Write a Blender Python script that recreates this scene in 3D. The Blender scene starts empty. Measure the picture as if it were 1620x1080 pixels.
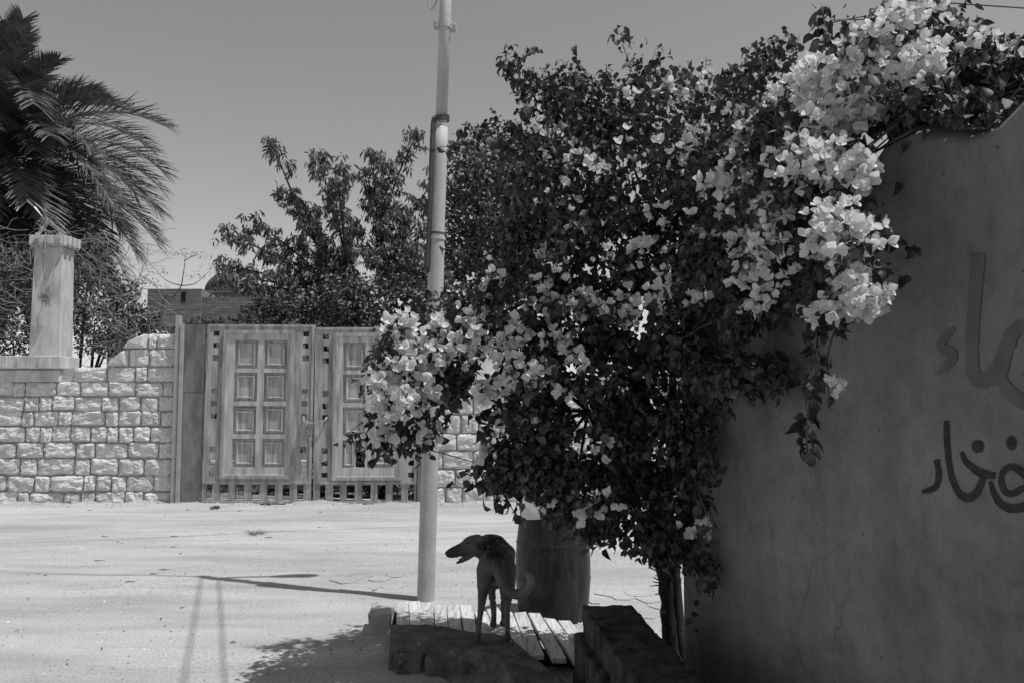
import bpy, bmesh, math, random
import numpy as np
from mathutils import Vector, Matrix, noise

random.seed(7)
RNG = np.random.default_rng(7)
scene = bpy.context.scene

# ------------------------------------------------------------------ camera
FPX = 1260.0                       # focal length in photo pixels (28 mm)
CAMZ = 1.45
PITCH = math.atan(90.0 / FPX)
cam_d = bpy.data.cameras.new("camera")
cam_d.lens = 28.0
cam_d.sensor_width = 36.0
cam_d.clip_start = 0.05
cam_d.clip_end = 2000.0
cam = bpy.data.objects.new("camera", cam_d)
scene.collection.objects.link(cam)
cam.location = (0, 0, CAMZ)
cam.rotation_euler = (math.pi / 2 + PITCH, 0, 0)
scene.camera = cam

# ------------------------------------------------------------------ sky, sun, exposure
EL = math.radians(67.0)
SH = Vector((0.935, -0.355, 0)).normalized()
SUN = Vector((SH.x * math.cos(EL), SH.y * math.cos(EL), math.sin(EL)))
world = bpy.data.worlds.new("World")
scene.world = world
world.use_nodes = True
nt = world.node_tree
nt.nodes.clear()
sky = nt.nodes.new("ShaderNodeTexSky")
sky.sky_type = 'NISHITA'
sky.sun_disc = False
sky.sun_elevation = EL
sky.sun_rotation = math.atan2(SH.x, SH.y)
sky.air_density = 1.0
sky.dust_density = 0.6
sky.ozone_density = 1.0
bw = nt.nodes.new("ShaderNodeRGBToBW")
bg = nt.nodes.new("ShaderNodeBackground")
wo = nt.nodes.new("ShaderNodeOutputWorld")
bg.inputs["Strength"].default_value = 0.128
nt.links.new(sky.outputs[0], bw.inputs[0])
nt.links.new(bw.outputs[0], bg.inputs["Color"])
nt.links.new(bg.outputs[0], wo.inputs["Surface"])
sun_d = bpy.data.lights.new("sun", 'SUN')
sun_d.energy = 4.3
sun_d.angle = math.radians(0.53)
sun_d.color = (1, 1, 1)            # the photograph is black and white
sun_o = bpy.data.objects.new("sun", sun_d)
scene.collection.objects.link(sun_o)
sun_o.location = (8, -5, 20)
sun_o.rotation_euler = (-SUN).to_track_quat('-Z', 'Y').to_euler()
scene.view_settings.view_transform = 'Standard'
scene.view_settings.look = 'None'
scene.view_settings.exposure = 0.0
scene.view_settings.gamma = 1.0
scene.view_settings.use_curve_mapping = False
scene.cycles.max_bounces = 8

# ------------------------------------------------------------------ photo pixel -> place
_fw = Vector((0, math.cos(PITCH), math.sin(PITCH)))
_up = Vector((0, -math.sin(PITCH), math.cos(PITCH)))
def ray(px, py):
    return Vector(((px - 810) / FPX, 0, 0)) + _up * ((540 - py) / FPX) + _fw
def at(px, py, Y):
    r = ray(px, py)
    k = Y / r.y
    return Vector((r.x * k, Y, CAMZ + r.z * k))
def ground(px, py, z=0.0):
    r = ray(px, py)
    k = (z - CAMZ) / r.z
    return Vector((r.x * k, r.y * k, z))

# ------------------------------------------------------------------ object helpers
COL = scene.collection
def tag(o, label=None, cat=None, group=None, kind=None):
    if label: o["label"] = label
    if cat: o["category"] = cat
    if group: o["group"] = group
    if kind: o["kind"] = kind
    return o
def empty(name, loc=(0, 0, 0)):
    o = bpy.data.objects.new(name, None)
    o.empty_display_size = 0.1
    o.location = loc
    COL.objects.link(o)
    return o
def link_mesh(name, me, mat=None, parent=None, keep=True):
    o = bpy.data.objects.new(name, me)
    COL.objects.link(o)
    if mat is not None and not me.materials:
        me.materials.append(mat)
    if parent is not None:
        o.parent = parent
        if keep:                               # geometry is written in world coordinates
            o.matrix_parent_inverse = Matrix.Translation(parent.location).inverted()
    return o

class MB:
    def __init__(self):
        self.v = []; self.f = []
    def add(self, vs, fs):
        b = len(self.v)
        self.v.extend([tuple(p) for p in vs])
        self.f.extend([tuple(i + b for i in q) for q in fs])
    def box(self, x0, x1, y0, y1, z0, z1):
        vs = [(x0,y0,z0),(x1,y0,z0),(x1,y1,z0),(x0,y1,z0),(x0,y0,z1),(x1,y0,z1),(x1,y1,z1),(x0,y1,z1)]
        self.add(vs, [(0,3,2,1),(4,5,6,7),(0,1,5,4),(1,2,6,5),(2,3,7,6),(3,0,4,7)])
    def hexa(self, p):
        self.add(p, [(0,3,2,1),(4,5,6,7),(0,1,5,4),(1,2,6,5),(2,3,7,6),(3,0,4,7)])
    def tube(self, pts, rad, n=6, cap=True):
        pts = [Vector(p) for p in pts]
        if not hasattr(rad, '__len__'):
            rad = [rad] * len(pts)
        vs = []; fs = []
        ref = Vector((0.13, 0.31, 0.94))
        for i, p in enumerate(pts):
            a = pts[max(i - 1, 0)]; b = pts[min(i + 1, len(pts) - 1)]
            d = (b - a)
            d = d.normalized() if d.length > 1e-9 else Vector((0, 0, 1))
            u = d.cross(ref)
            if u.length < 0.05:
                u = d.cross(Vector((1, 0, 0)))
            u.normalize(); w = d.cross(u)
            for k in range(n):
                an = 2 * math.pi * k / n
                vs.append(p + (u * math.cos(an) + w * math.sin(an)) * rad[i])
        for i in range(len(pts) - 1):
            for k in range(n):
                k2 = (k + 1) % n
                fs.append((i*n+k, i*n+k2, (i+1)*n+k2, (i+1)*n+k))
        if cap:
            fs.append(tuple(range(n))[::-1])
            fs.append(tuple((len(pts)-1)*n + k for k in range(n)))
        self.add(vs, fs)
    def lathe(self, prof, cx, cy, n=32):
        vs = []; fs = []
        for (r, z) in prof:
            for k in range(n):
                an = 2 * math.pi * k / n
                vs.append((cx + r*math.cos(an), cy + r*math.sin(an), z))
        for i in range(len(prof)-1):
            for k in range(n):
                k2 = (k+1) % n
                fs.append((i*n+k, i*n+k2, (i+1)*n+k2, (i+1)*n+k))
        fs.append(tuple(range(n))[::-1])
        fs.append(tuple((len(prof)-1)*n+k for k in range(n)))
        self.add(vs, fs)
    def mesh(self, name, smooth=False, bevel=0.0):
        me = bpy.data.meshes.new(name)
        me.from_pydata(self.v, [], self.f)
        if bevel > 0:
            bm = bmesh.new(); bm.from_mesh(me)
            bmesh.ops.bevel(bm, geom=bm.edges[:], offset=bevel, segments=2, affect='EDGES', profile=0.6)
            bm.to_mesh(me); bm.free()
        if smooth:
            me.polygons.foreach_set("use_smooth", [True] * len(me.polygons))
        me.update()
        return me
    def build(self, name, mat, parent=None, smooth=False, bevel=0.0):
        return link_mesh(name, self.mesh(name, smooth, bevel), mat, parent)

def spline(pts, n):
    """smooth curve through points"""
    P = [Vector(p) for p in pts]
    if len(P) == 2:
        return [P[0].lerp(P[1], i/(n-1)) for i in range(n)]
    out = []
    m = len(P) - 1
    for i in range(n):
        t = i/(n-1)*m
        k = min(int(t), m-1); u = t-k
        p0 = P[max(k-1,0)]; p1 = P[k]; p2 = P[k+1]; p3 = P[min(k+2,m)]
        out.append(0.5*((2*p1)+(p2-p0)*u+(2*p0-5*p1+4*p2-p3)*u*u+(3*p1-p0-3*p2+p3)*u**3))
    return out

def batch_mesh(name, tv, tf, R, pos, smooth=True):
    """many copies of one small quad template in one mesh; R (N,3,3) with scale, pos (N,3)"""
    tv = np.asarray(tv, float); tf = np.asarray(tf, int)
    N = len(pos); nv = len(tv); nf = len(tf)
    V = np.einsum('nij,vj->nvi', R, tv) + pos[:, None, :]
    F = (tf[None] + (np.arange(N) * nv)[:, None, None]).reshape(-1, tf.shape[1])
    me = bpy.data.meshes.new(name)
    me.vertices.add(N * nv)
    me.vertices.foreach_set("co", V.reshape(-1))
    me.loops.add(F.size)
    me.loops.foreach_set("vertex_index", F.reshape(-1).astype(np.int32))
    me.polygons.add(len(F))
    k = tf.shape[1]
    me.polygons.foreach_set("loop_start", (np.arange(len(F)) * k).astype(np.int32))
    me.polygons.foreach_set("loop_total", np.full(len(F), k, np.int32))
    if smooth:
        me.polygons.foreach_set("use_smooth", np.ones(len(F), bool))
    me.update(calc_edges=True)
    me.validate()
    return me

def norm(a):
    return a / np.maximum(np.linalg.norm(a, axis=-1, keepdims=True), 1e-9)
def frames(tip, nrm, size):
    """rotation*scale matrices: template y runs along tip, template z along nrm"""
    y = norm(tip)
    x = norm(np.cross(y, nrm))
    z = np.cross(x, y)
    return np.stack([x, y, z], axis=-1) * size[:, None, None]

# ------------------------------------------------------------------ materials (grey: a black and white photograph)
def material(name, lo, hi, scale=3.0, rough=0.85, bump=0.0, bscale=40.0, detail=6.0, spec=0.3, stretch=(1,1,1),
             speck=0.0, speck_scale=60.0, island=0.0, translucent=0.0, coord='Object', bdist=0.01, ramp=(0.35,0.65)):
    m = bpy.data.materials.new(name)
    m.use_nodes = True
    t = m.node_tree; N = t.nodes; L = t.links
    bs = N["Principled BSDF"]
    bs.inputs["Roughness"].default_value = rough
    bs.inputs["Specular IOR Level"].default_value = spec
    tc = N.new("ShaderNodeTexCoord")
    mp = N.new("ShaderNodeMapping")
    mp.inputs["Scale"].default_value = stretch
    if coord == 'World':
        L.new(N.new("ShaderNodeNewGeometry").outputs["Position"], mp.inputs["Vector"])
    else:
        L.new(tc.outputs[coord], mp.inputs["Vector"])
    nz = N.new("ShaderNodeTexNoise")
    nz.inputs["Scale"].default_value = scale
    nz.inputs["Detail"].default_value = detail
    nz.inputs["Roughness"].default_value = 0.62
    L.new(mp.outputs[0], nz.inputs["Vector"])
    cr = N.new("ShaderNodeValToRGB")
    cr.color_ramp.elements[0].position = ramp[0]
    cr.color_ramp.elements[0].color = (lo, lo, lo, 1)
    cr.color_ramp.elements[1].position = ramp[1]
    cr.color_ramp.elements[1].color = (hi, hi, hi, 1)
    L.new(nz.outputs["Fac"], cr.inputs[0])
    col = cr.outputs[0]
    if speck > 0:
        vz = N.new("ShaderNodeTexNoise")
        vz.inputs["Scale"].default_value = speck_scale
        vz.inputs["Detail"].default_value = 3.0
        L.new(mp.outputs[0], vz.inputs["Vector"])
        r2 = N.new("ShaderNodeValToRGB")
        r2.color_ramp.elements[0].position = 0.30
        k = 1.0 - speck
        r2.color_ramp.elements[0].color = (k, k, k, 1)
        r2.color_ramp.elements[1].position = 0.48
        r2.color_ramp.elements[1].color = (1, 1, 1, 1)
        L.new(vz.outputs["Fac"], r2.inputs[0])
        mx = N.new("ShaderNodeMix"); mx.data_type = 'RGBA'; mx.blend_type = 'MULTIPLY'
        mx.inputs["Factor"].default_value = 1.0
        L.new(col, mx.inputs["A"]); L.new(r2.outputs[0], mx.inputs["B"])
        col = mx.outputs["Result"]
    if island > 0:
        ge = N.new("ShaderNodeNewGeometry")
        oi = N.new("ShaderNodeObjectInfo")
        ad = N.new("ShaderNodeMath"); ad.operation = 'ADD'
        L.new(ge.outputs["Random Per Island"], ad.inputs[0]); L.new(oi.outputs["Random"], ad.inputs[1])
        fr = N.new("ShaderNodeMath"); fr.operation = 'FRACT'
        L.new(ad.outputs[0], fr.inputs[0])
        mr = N.new("ShaderNodeMapRange")
        mr.inputs["To Min"].default_value = 1.0 - island
        mr.inputs["To Max"].default_value = 1.0 + island
        L.new(fr.outputs[0], mr.inputs["Value"])
        mx = N.new("ShaderNodeVectorMath"); mx.operation = 'SCALE'
        L.new(col, mx.inputs[0]); L.new(mr.outputs[0], mx.inputs["Scale"])
        col = mx.outputs[0]
    L.new(col, bs.inputs["Base Color"])
    if bump > 0:
        bz = N.new("ShaderNodeTexNoise")
        bz.inputs["Scale"].default_value = bscale
        bz.inputs["Detail"].default_value = 8.0
        bz.inputs["Roughness"].default_value = 0.65
        L.new(mp.outputs[0], bz.inputs["Vector"])
        bn = N.new("ShaderNodeBump")
        bn.inputs["Strength"].default_value = bump
        bn.inputs["Distance"].default_value = bdist
        L.new(bz.outputs["Fac"], bn.inputs["Height"])
        L.new(bn.outputs[0], bs.inputs["Normal"])
    if translucent > 0:
        tr = N.new("ShaderNodeBsdfTranslucent")
        L.new(col, tr.inputs["Color"])
        ms = N.new("ShaderNodeMixShader")
        ms.inputs[0].default_value = translucent
        L.new(bs.outputs[0], ms.inputs[1]); L.new(tr.outputs[0], ms.inputs[2])
        L.new(ms.outputs[0], N["Material Output"].inputs["Surface"])
    return m

M = {}
M['stone'] = material('pale_stone', 0.52, 0.70, scale=9, rough=0.95, bump=1.0, bscale=20, island=0.09, bdist=0.035, speck=0.22, speck_scale=70, coord='World')
M['mortar'] = material('mortar', 0.34, 0.46, scale=8, rough=0.95, bump=0.6, bscale=30, bdist=0.015)
M['plaster_pale'] = material('pale_plaster', 0.38, 0.56, scale=5, rough=0.9, bump=0.4, bscale=30, stretch=(1,1,0.35), coord='World', detail=10, speck=0.2, speck_scale=8)
def wall_mat():
    m=bpy.data.materials.new('mud_plaster'); m.use_nodes=True
    t=m.node_tree; N=t.nodes; L=t.links; bs=N["Principled BSDF"]
    bs.inputs["Roughness"].default_value=0.95; bs.inputs["Specular IOR Level"].default_value=0.15
    geo=N.new("ShaderNodeNewGeometry")
    def vec(stretch):
        mp=N.new("ShaderNodeMapping"); mp.inputs["Scale"].default_value=stretch
        L.new(geo.outputs["Position"],mp.inputs["Vector"]); return mp.outputs[0]
    def ramp(sock,p0,c0,p1,c1):
        c=N.new("ShaderNodeValToRGB"); e=c.color_ramp.elements
        e[0].position=p0; e[0].color=(c0,c0,c0,1); e[1].position=p1; e[1].color=(c1,c1,c1,1)
        L.new(sock,c.inputs[0]); return c.outputs[0]
    def noise_(scale,stretch=(1,1,1),detail=8,rough=.6,dist=0):
        n=N.new("ShaderNodeTexNoise"); n.inputs["Scale"].default_value=scale; n.inputs["Detail"].default_value=detail
        n.inputs["Roughness"].default_value=rough; n.inputs["Distortion"].default_value=dist
        L.new(vec(stretch),n.inputs["Vector"]); return n.outputs["Fac"]
    def mul(a,b,f=1.0):
        x=N.new("ShaderNodeMix"); x.data_type='RGBA'; x.blend_type='MULTIPLY'; x.inputs["Factor"].default_value=f
        L.new(a,x.inputs["A"]); L.new(b,x.inputs["B"]); return x.outputs["Result"]
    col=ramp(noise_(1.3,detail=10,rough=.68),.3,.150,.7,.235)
    col=mul(col,ramp(noise_(5,(1,1,.16),9,.7),.3,.80,.62,1.06))            # run-off streaks
    col=mul(col,ramp(noise_(14,detail=6),.32,.84,.55,1.04))
    col=mul(col,ramp(noise_(90,detail=4,rough=.7),.28,.70,.46,1.0))         # grit
    vo=N.new("ShaderNodeTexVoronoi"); vo.inputs["Scale"].default_value=9; L.new(vec((1,1,1)),vo.inputs["Vector"])
    col=mul(col,ramp(vo.outputs["Distance"],.035,.45,.06,1.0))              # pits
    # patched repairs
    col=mul(col,ramp(noise_(.9,detail=3,rough=.4,dist=1.2),.40,.90,.43,1.0))
    # rising damp: dark patch low on the wall, in front of the planter
    sp=N.new("ShaderNodeSeparateXYZ"); L.new(geo.outputs["Position"],sp.inputs[0])
    nn=N.new("ShaderNodeMath"); nn.operation='MULTIPLY_ADD'; nn.inputs[1].default_value=-1.1; L.new(noise_(1.7,detail=6),nn.inputs[0]); L.new(sp.outputs["Z"],nn.inputs[2])
    col=mul(col,ramp(nn.outputs[0],-.12,.84,.06,1.0))
    # hairline cracks
    vc=N.new("ShaderNodeTexVoronoi"); vc.feature='DISTANCE_TO_EDGE'; vc.inputs["Scale"].default_value=1.4
    ds=N.new("ShaderNodeVectorMath"); ds.operation='MULTIPLY_ADD'; ds.inputs[1].default_value=(.35,.35,.35)
    nz=N.new("ShaderNodeTexNoise"); nz.inputs["Scale"].default_value=5; nz.inputs["Detail"].default_value=6; L.new(vec((1,1,1)),nz.inputs["Vector"])
    L.new(nz.outputs["Color"],ds.inputs[0]); L.new(vec((1,1,1)),ds.inputs[2]); L.new(ds.outputs[0],vc.inputs["Vector"])
    ck=ramp(vc.outputs["Distance"],.002,.55,.007,1.0)
    mk=N.new("ShaderNodeMix"); mk.data_type='RGBA'; L.new(ramp(noise_(1.1,detail=2),.52,0,.6,1),mk.inputs["Factor"])
    mk.inputs["A"].default_value=(1,1,1,1); L.new(ck,mk.inputs["B"]); col=mul(col,mk.outputs["Result"])
    L.new(col,bs.inputs["Base Color"])
    b1=N.new("ShaderNodeBump"); b1.inputs["Strength"].default_value=.5; b1.inputs["Distance"].default_value=.02
    L.new(noise_(7,(1,1,2.2),8,.62),b1.inputs["Height"])
    b2=N.new("ShaderNodeBump"); b2.inputs["Strength"].default_value=.35; b2.inputs["Distance"].default_value=.006
    L.new(noise_(70,detail=8,rough=.7),b2.inputs["Height"]); L.new(b1.outputs[0],b2.inputs["Normal"]); L.new(b2.outputs[0],bs.inputs["Normal"])
    return m
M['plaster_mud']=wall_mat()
M['paint_dark'] = material('dark_brush_paint', 0.022, 0.045, scale=30, rough=0.8, stretch=(1,1,3))
M['paint_faded'] = material('faded_brush_paint', 0.10, 0.125, scale=14, rough=0.9)
M['gate_wood'] = material('weathered_gate_wood', 0.19, 0.42, scale=5, rough=0.75, bump=0.2, bscale=40, stretch=(3,3,0.35), detail=11, speck=0.35, speck_scale=2.6)
M['gate_light'] = material('weathered_gate_frame', 0.32, 0.50, scale=6, rough=0.75, bump=0.1, bscale=40, stretch=(3,3,0.4), detail=10, speck=0.28, speck_scale=3.0)
M['gate_panel'] = material('weathered_gate_panel', 0.22, 0.44, scale=7, rough=0.7, bump=0.1, bscale=40, stretch=(4,4,0.4), detail=10, speck=0.32, speck_scale=2.2)
M['rust_sheet'] = material('rusty_sheet', 0.10, 0.21, scale=4, rough=0.7, bump=0.1, bscale=30, stretch=(2,2,0.6), detail=9)
M['metal_post'] = material('grey_metal_post', 0.27, 0.36, scale=6, rough=0.6)
M['chain'] = material('steel_chain', 0.22, 0.4, scale=60, rough=0.4, spec=0.6)
M['pole'] = material('painted_pole', 0.36, 0.42, scale=5, rough=0.6, bump=0.05, bscale=120, speck=0.2, speck_scale=60)
M['cable'] = material('dark_cable', 0.05, 0.07, scale=20, rough=0.6)
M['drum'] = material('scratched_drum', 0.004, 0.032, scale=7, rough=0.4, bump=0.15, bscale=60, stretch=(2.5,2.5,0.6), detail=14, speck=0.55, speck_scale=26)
M['plank'] = material('white_plank', 0.38, 0.62, scale=10, rough=0.85, bump=0.6, bscale=24, stretch=(5,0.5,1), detail=10, island=0.12, speck=0.30, speck_scale=9)
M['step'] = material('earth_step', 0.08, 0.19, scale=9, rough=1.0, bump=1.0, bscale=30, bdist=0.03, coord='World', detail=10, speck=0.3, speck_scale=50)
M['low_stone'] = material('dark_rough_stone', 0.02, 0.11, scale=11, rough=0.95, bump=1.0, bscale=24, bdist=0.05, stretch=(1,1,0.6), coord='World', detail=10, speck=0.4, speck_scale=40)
M['concrete'] = material('concrete', 0.28, 0.4, scale=9, rough=0.95, bump=0.5, bscale=50)
M['bark'] = material('dark_bark', 0.009, 0.035, scale=14, rough=0.95, bump=0.8, bscale=40, stretch=(2,2,0.5), bdist=0.012)
M['twig'] = material('brown_twig', 0.08, 0.15, scale=20, rough=0.9)
M['dry_twig'] = material('pale_dry_twig', 0.16, 0.32, scale=20, rough=0.9)
M['bract'] = material('white_bract', 0.72, 0.84, scale=20, rough=0.7, spec=0.15, island=0.05, translucent=0.35)
M['bleaf'] = material('bougainvillea_leaf', 0.022, 0.105, ramp=(0.38,0.74), scale=22, coord='World', rough=0.42, spec=0.45, island=0.55, translucent=0.14, bump=0.5, bscale=70, bdist=0.01)
M['palm'] = material('palm_leaflet', 0.06, 0.12, scale=6, rough=0.36, spec=0.55, island=0.3, translucent=0.08)
M['leaf_tree'] = material('drooping_leaf', 0.08, 0.15, scale=6, rough=0.5, spec=0.4, island=0.4, translucent=0.15)
M['leaf_fine'] = material('fine_leaf', 0.07, 0.14, scale=6, rough=0.6, spec=0.3, island=0.4, translucent=0.15)
M['leaf_shrub'] = material('shrub_leaf', 0.055, 0.14, scale=6, rough=0.55, spec=0.35, island=0.5, translucent=0.12)
M['pebble'] = material('pebble', 0.16, 0.5, scale=3, rough=0.95, island=0.4)
M['thatch'] = material('dark_thatch', 0.05, 0.10, scale=12, rough=1.0, bump=0.8, bscale=20, stretch=(1,1,0.4), bdist=0.05)
M['paper'] = material('pale_cardboard', 0.22, 0.32, scale=6, rough=0.9)
M['house_plaster'] = material('white_house_plaster', 0.55, 0.66, scale=2, rough=0.9)  # plain white plaster of the far house
M['window_dark'] = material('dark_window', 0.02, 0.04, scale=3, rough=0.2)

# brick (far wall: bricks only a few pixels long)
def brick_mat():
    m = bpy.data.materials.new('far_brick'); m.use_nodes = True
    t = m.node_tree; N = t.nodes; L = t.links; bs = N["Principled BSDF"]
    bs.inputs["Roughness"].default_value = 0.95
    tc = N.new("ShaderNodeTexCoord"); mp = N.new("ShaderNodeMapping")
    mp.inputs["Rotation"].default_value = (math.pi/2, 0, 0)
    L.new(tc.outputs["Object"], mp.inputs["Vector"])
    b = N.new("ShaderNodeTexBrick")
    b.inputs["Scale"].default_value = 1.0
    b.inputs["Brick Width"].default_value = 0.21; b.inputs["Row Height"].default_value = 0.062
    b.inputs["Mortar Size"].default_value = 0.006
    b.inputs["Color1"].default_value = (0.15,0.15,0.15,1); b.inputs["Color2"].default_value = (0.25,0.25,0.25,1)
    b.inputs["Mortar"].default_value = (0.11,0.11,0.11,1)
    L.new(mp.outputs[0], b.inputs["Vector"])
    L.new(b.outputs["Color"], bs.inputs["Base Color"])
    return m
M['brick'] = brick_mat()

# sandy ground
def sand_mat():
    m = bpy.data.materials.new('pale_sand'); m.use_nodes = True
    t = m.node_tree; N = t.nodes; L = t.links; bs = N["Principled BSDF"]
    bs.inputs["Roughness"].default_value = 1.0
    bs.inputs["Specular IOR Level"].default_value = 0.1
    tc = N.new("ShaderNodeTexCoord")
    def nzz(scale, stretch, lo, hi, p0, p1, detail=6):
        mp = N.new("ShaderNodeMapping"); mp.inputs["Scale"].default_value = stretch
        L.new(tc.outputs["Object"], mp.inputs["Vector"])
        n = N.new("ShaderNodeTexNoise"); n.inputs["Scale"].default_value = scale; n.inputs["Detail"].default_value = detail
        n.inputs["Roughness"].default_value = 0.6
        L.new(mp.outputs[0], n.inputs["Vector"])
        c = N.new("ShaderNodeValToRGB")
        c.color_ramp.elements[0].position = p0; c.color_ramp.elements[0].color = (lo,lo,lo,1)
        c.color_ramp.elements[1].position = p1; c.color_ramp.elements[1].color = (hi,hi,hi,1)
        L.new(n.outputs["Fac"], c.inputs[0])
        return c.outputs[0]
    a = nzz(0.8, (0.30,1,1), 0.36, 0.475, 0.34, 0.62, 12)
    b = nzz(4.0, (0.16,1,1), 0.83, 1.05, 0.34, 0.58, 12)
    c = nzz(55.0, (1,1,1), 0.60, 1.04, 0.33, 0.5, 5)
    d = nzz(160.0, (1,1,1), 0.80, 1.06, 0.35, 0.55, 4)
    col = a
    for k in (b, c, d):
        mx = N.new("ShaderNodeMix"); mx.data_type = 'RGBA'; mx.blend_type = 'MULTIPLY'
        mx.inputs["Factor"].default_value = 1.0
        L.new(col, mx.inputs["A"]); L.new(k, mx.inputs["B"]); col = mx.outputs["Result"]
        if k is not b:
            L.new(nzz(0.9 if k is c else 2.1, (0.5,1,1), 0.35, 1.0, 0.40, 0.62, 8), mx.inputs["Factor"])
    L.new(col, bs.inputs["Base Color"])
    n1 = N.new("ShaderNodeTexNoise"); n1.inputs["Scale"].default_value = 38; n1.inputs["Detail"].default_value = 9
    n1.inputs["Roughness"].default_value = 0.68
    L.new(tc.outputs["Object"], n1.inputs["Vector"])
    bn = N.new("ShaderNodeBump"); bn.inputs["Strength"].default_value = 0.7; bn.inputs["Distance"].default_value = 0.028
    L.new(n1.outputs["Fac"], bn.inputs["Height"]); L.new(bn.outputs[0], bs.inputs["Normal"])
    return m
M['sand'] = sand_mat()

# ================================================================== SETTING: the ground
YG = ground(560, 797).y                       # depth of the gate from where it meets the sand
def ground_h(x, y):
    h = 0.012 * noise.noise(Vector((x*0.9, y*1.6, 0.3))) + 0.006 * noise.noise(Vector((x*3.1, y*4.7, 5.1)))
    # sand banked up against the far wall
    d = YG - y
    if -0.6 < d < 0.9:
        h += (0.06 * max(0, 1 - abs(d)/0.8) * (0.5 + 1.0*noise.noise(Vector((x*1.7, 1.0, 2.0)))) + 0.025*max(0,1-abs(d)/0.5)*noise.noise(Vector((x*6, y*5, 2.0))))
    # wheel ruts along the street
    for yy, dep in ((7.0, 0.014), (8.6, 0.012), (6.35, 0.008)):
        h -= dep * math.exp(-((y - yy - 0.04*x)/0.16)**2)
    return h
def make_ground():
    def axis(lo, hi, flo, fhi, fine):
        a = list(np.arange(flo, fhi + 1e-6, fine))
        s = fine; x = flo
        left = []
        while x > lo:
            s *= 1.35; x -= s; left.append(x)
        s = fine; x = a[-1]; right = []
        while x < hi:
            s *= 1.35; x += s; right.append(x)
        return left[::-1] + a + right
    xs = axis(-600, 600, -7.5, 5.0, 0.065)
    ys = axis(-300, 900, 2.6, 11.6, 0.065)
    V = []
    for y in ys:
        for x in xs:
            near = (-9 < x < 6 and 1.5 < y < 13)
            V.append((x, y, ground_h(x, y) if near else 0.0))
    nx = len(xs)
    F = [(j*nx+i, j*nx+i+1, (j+1)*nx+i+1, (j+1)*nx+i) for j in range(len(ys)-1) for i in range(nx-1)]
    me = bpy.data.meshes.new("ground")
    me.from_pydata(V, [], F)
    me.polygons.foreach_set("use_smooth", [True]*len(me.polygons))
    o = link_mesh("ground", me, M['sand'])
    tag(o, "pale dusty sand street with faint wheel ruts", "ground", kind="structure")
    return o
GROUND = make_ground()

gs=MB(); gs.add([(-9.5,YG+0.55,0.012),(14,YG+0.55,0.012),(14,18.5,0.012),(-9.5,18.5,0.012)],[(0,1,2,3)])
M['soil']=material('shaded_garden_soil',0.05,0.20,scale=2.5,rough=1.0,bump=0.5,bscale=30,ramp=(0.42,0.6))  # soil colour darkened further to stand in for shrub shade behind the gate
o=gs.build("shaded_garden_soil",M['soil']); tag(o,"garden soil beyond the gate, toned darker for shrub shade","soil",kind="structure")
# flagstones half buried in the sand
def flagstones():
    spots = [(548,915),(572,909),(600,914),(628,908),(590,924),(560,927),(622,925),(960,936),(985,943),(1010,938),
             (1032,946),(972,957),(1000,962),(1026,970),(948,948),(1048,958)]
    for (px, py) in spots:
        c = ground(px, py)
        n = random.randint(5, 7)
        r = random.uniform(0.07, 0.105)
        a0 = random.random()*6
        mb = MB()
        top = []; bot = []
        for k in range(n):
            a = a0 + 2*math.pi*(k+random.uniform(-.2,.2))/n
            rr = r*random.uniform(0.85, 1.15)
            x = c.x + rr*1.25*math.cos(a); y = c.y + rr*1.5*math.sin(a)
            h = ground_h(c.x, c.y)
            top.append((x, y, h + 0.007)); bot.append((x*1.0, y, h - 0.03))
        mb.add(top + bot, [tuple(range(n))] + [(k, n+k, n+(k+1) % n, (k+1) % n) for k in range(n)])
        o = mb.build("flagstone", M['sand'], GROUND)
flagstones()

# loose gravel
def gravel():
    N = 8000
    tv = []
    for k in range(4):
        a = k*math.pi/2
        tv.append((math.cos(a), math.sin(a)*0.8, -0.2))
    tv += [(0.35,0.25,0.55),(-0.35,0.3,0.5),(-0.3,-0.3,0.55),(0.3,-0.35,0.45)]
    tf = [(0,1,5,4),(1,2,6,5),(2,3,7,6),(3,0,4,7),(4,5,6,7)]
    pos = []; size = []
    while len(pos) < N:
        y = 3.2 + 8.3*random.random()**1.4
        x = random.uniform(-0.72*y, 0.35*y)
        if noise.noise(Vector((x*0.8, y*0.8, 9))) + random.uniform(-.5,.5) < 0.0: continue
        pos.append((x, y, ground_h(x, y) + 0.001)); size.append(0.003 + 0.011*random.random()**5)
    # a line of rubble at the foot of the far wall
    for _ in range(1200):
        x = random.uniform(-7.4, 2.5); y = YG - 0.02 - abs(random.gauss(0, 0.16))
        pos.append((x, y, ground_h(x, y) + 0.002)); size.append(0.005 + 0.02*random.random()**4)
    pos = np.array(pos); size = np.array(size)
    an = RNG.uniform(0, 6.28, len(pos))
    tip = np.stack([np.cos(an), np.sin(an), RNG.normal(0, .15, len(pos))], -1)
    R = frames(tip, np.tile([0.,0.,1.], (len(pos),1)) + RNG.normal(0,.2,(len(pos),3)), size)
    o = link_mesh("gravel", batch_mesh("gravel", tv, tf, R, pos, smooth=False), M['pebble'])
    tag(o, "loose gravel and rubble scattered over the sandy street", "gravel", kind="stuff")
gravel()

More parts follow.
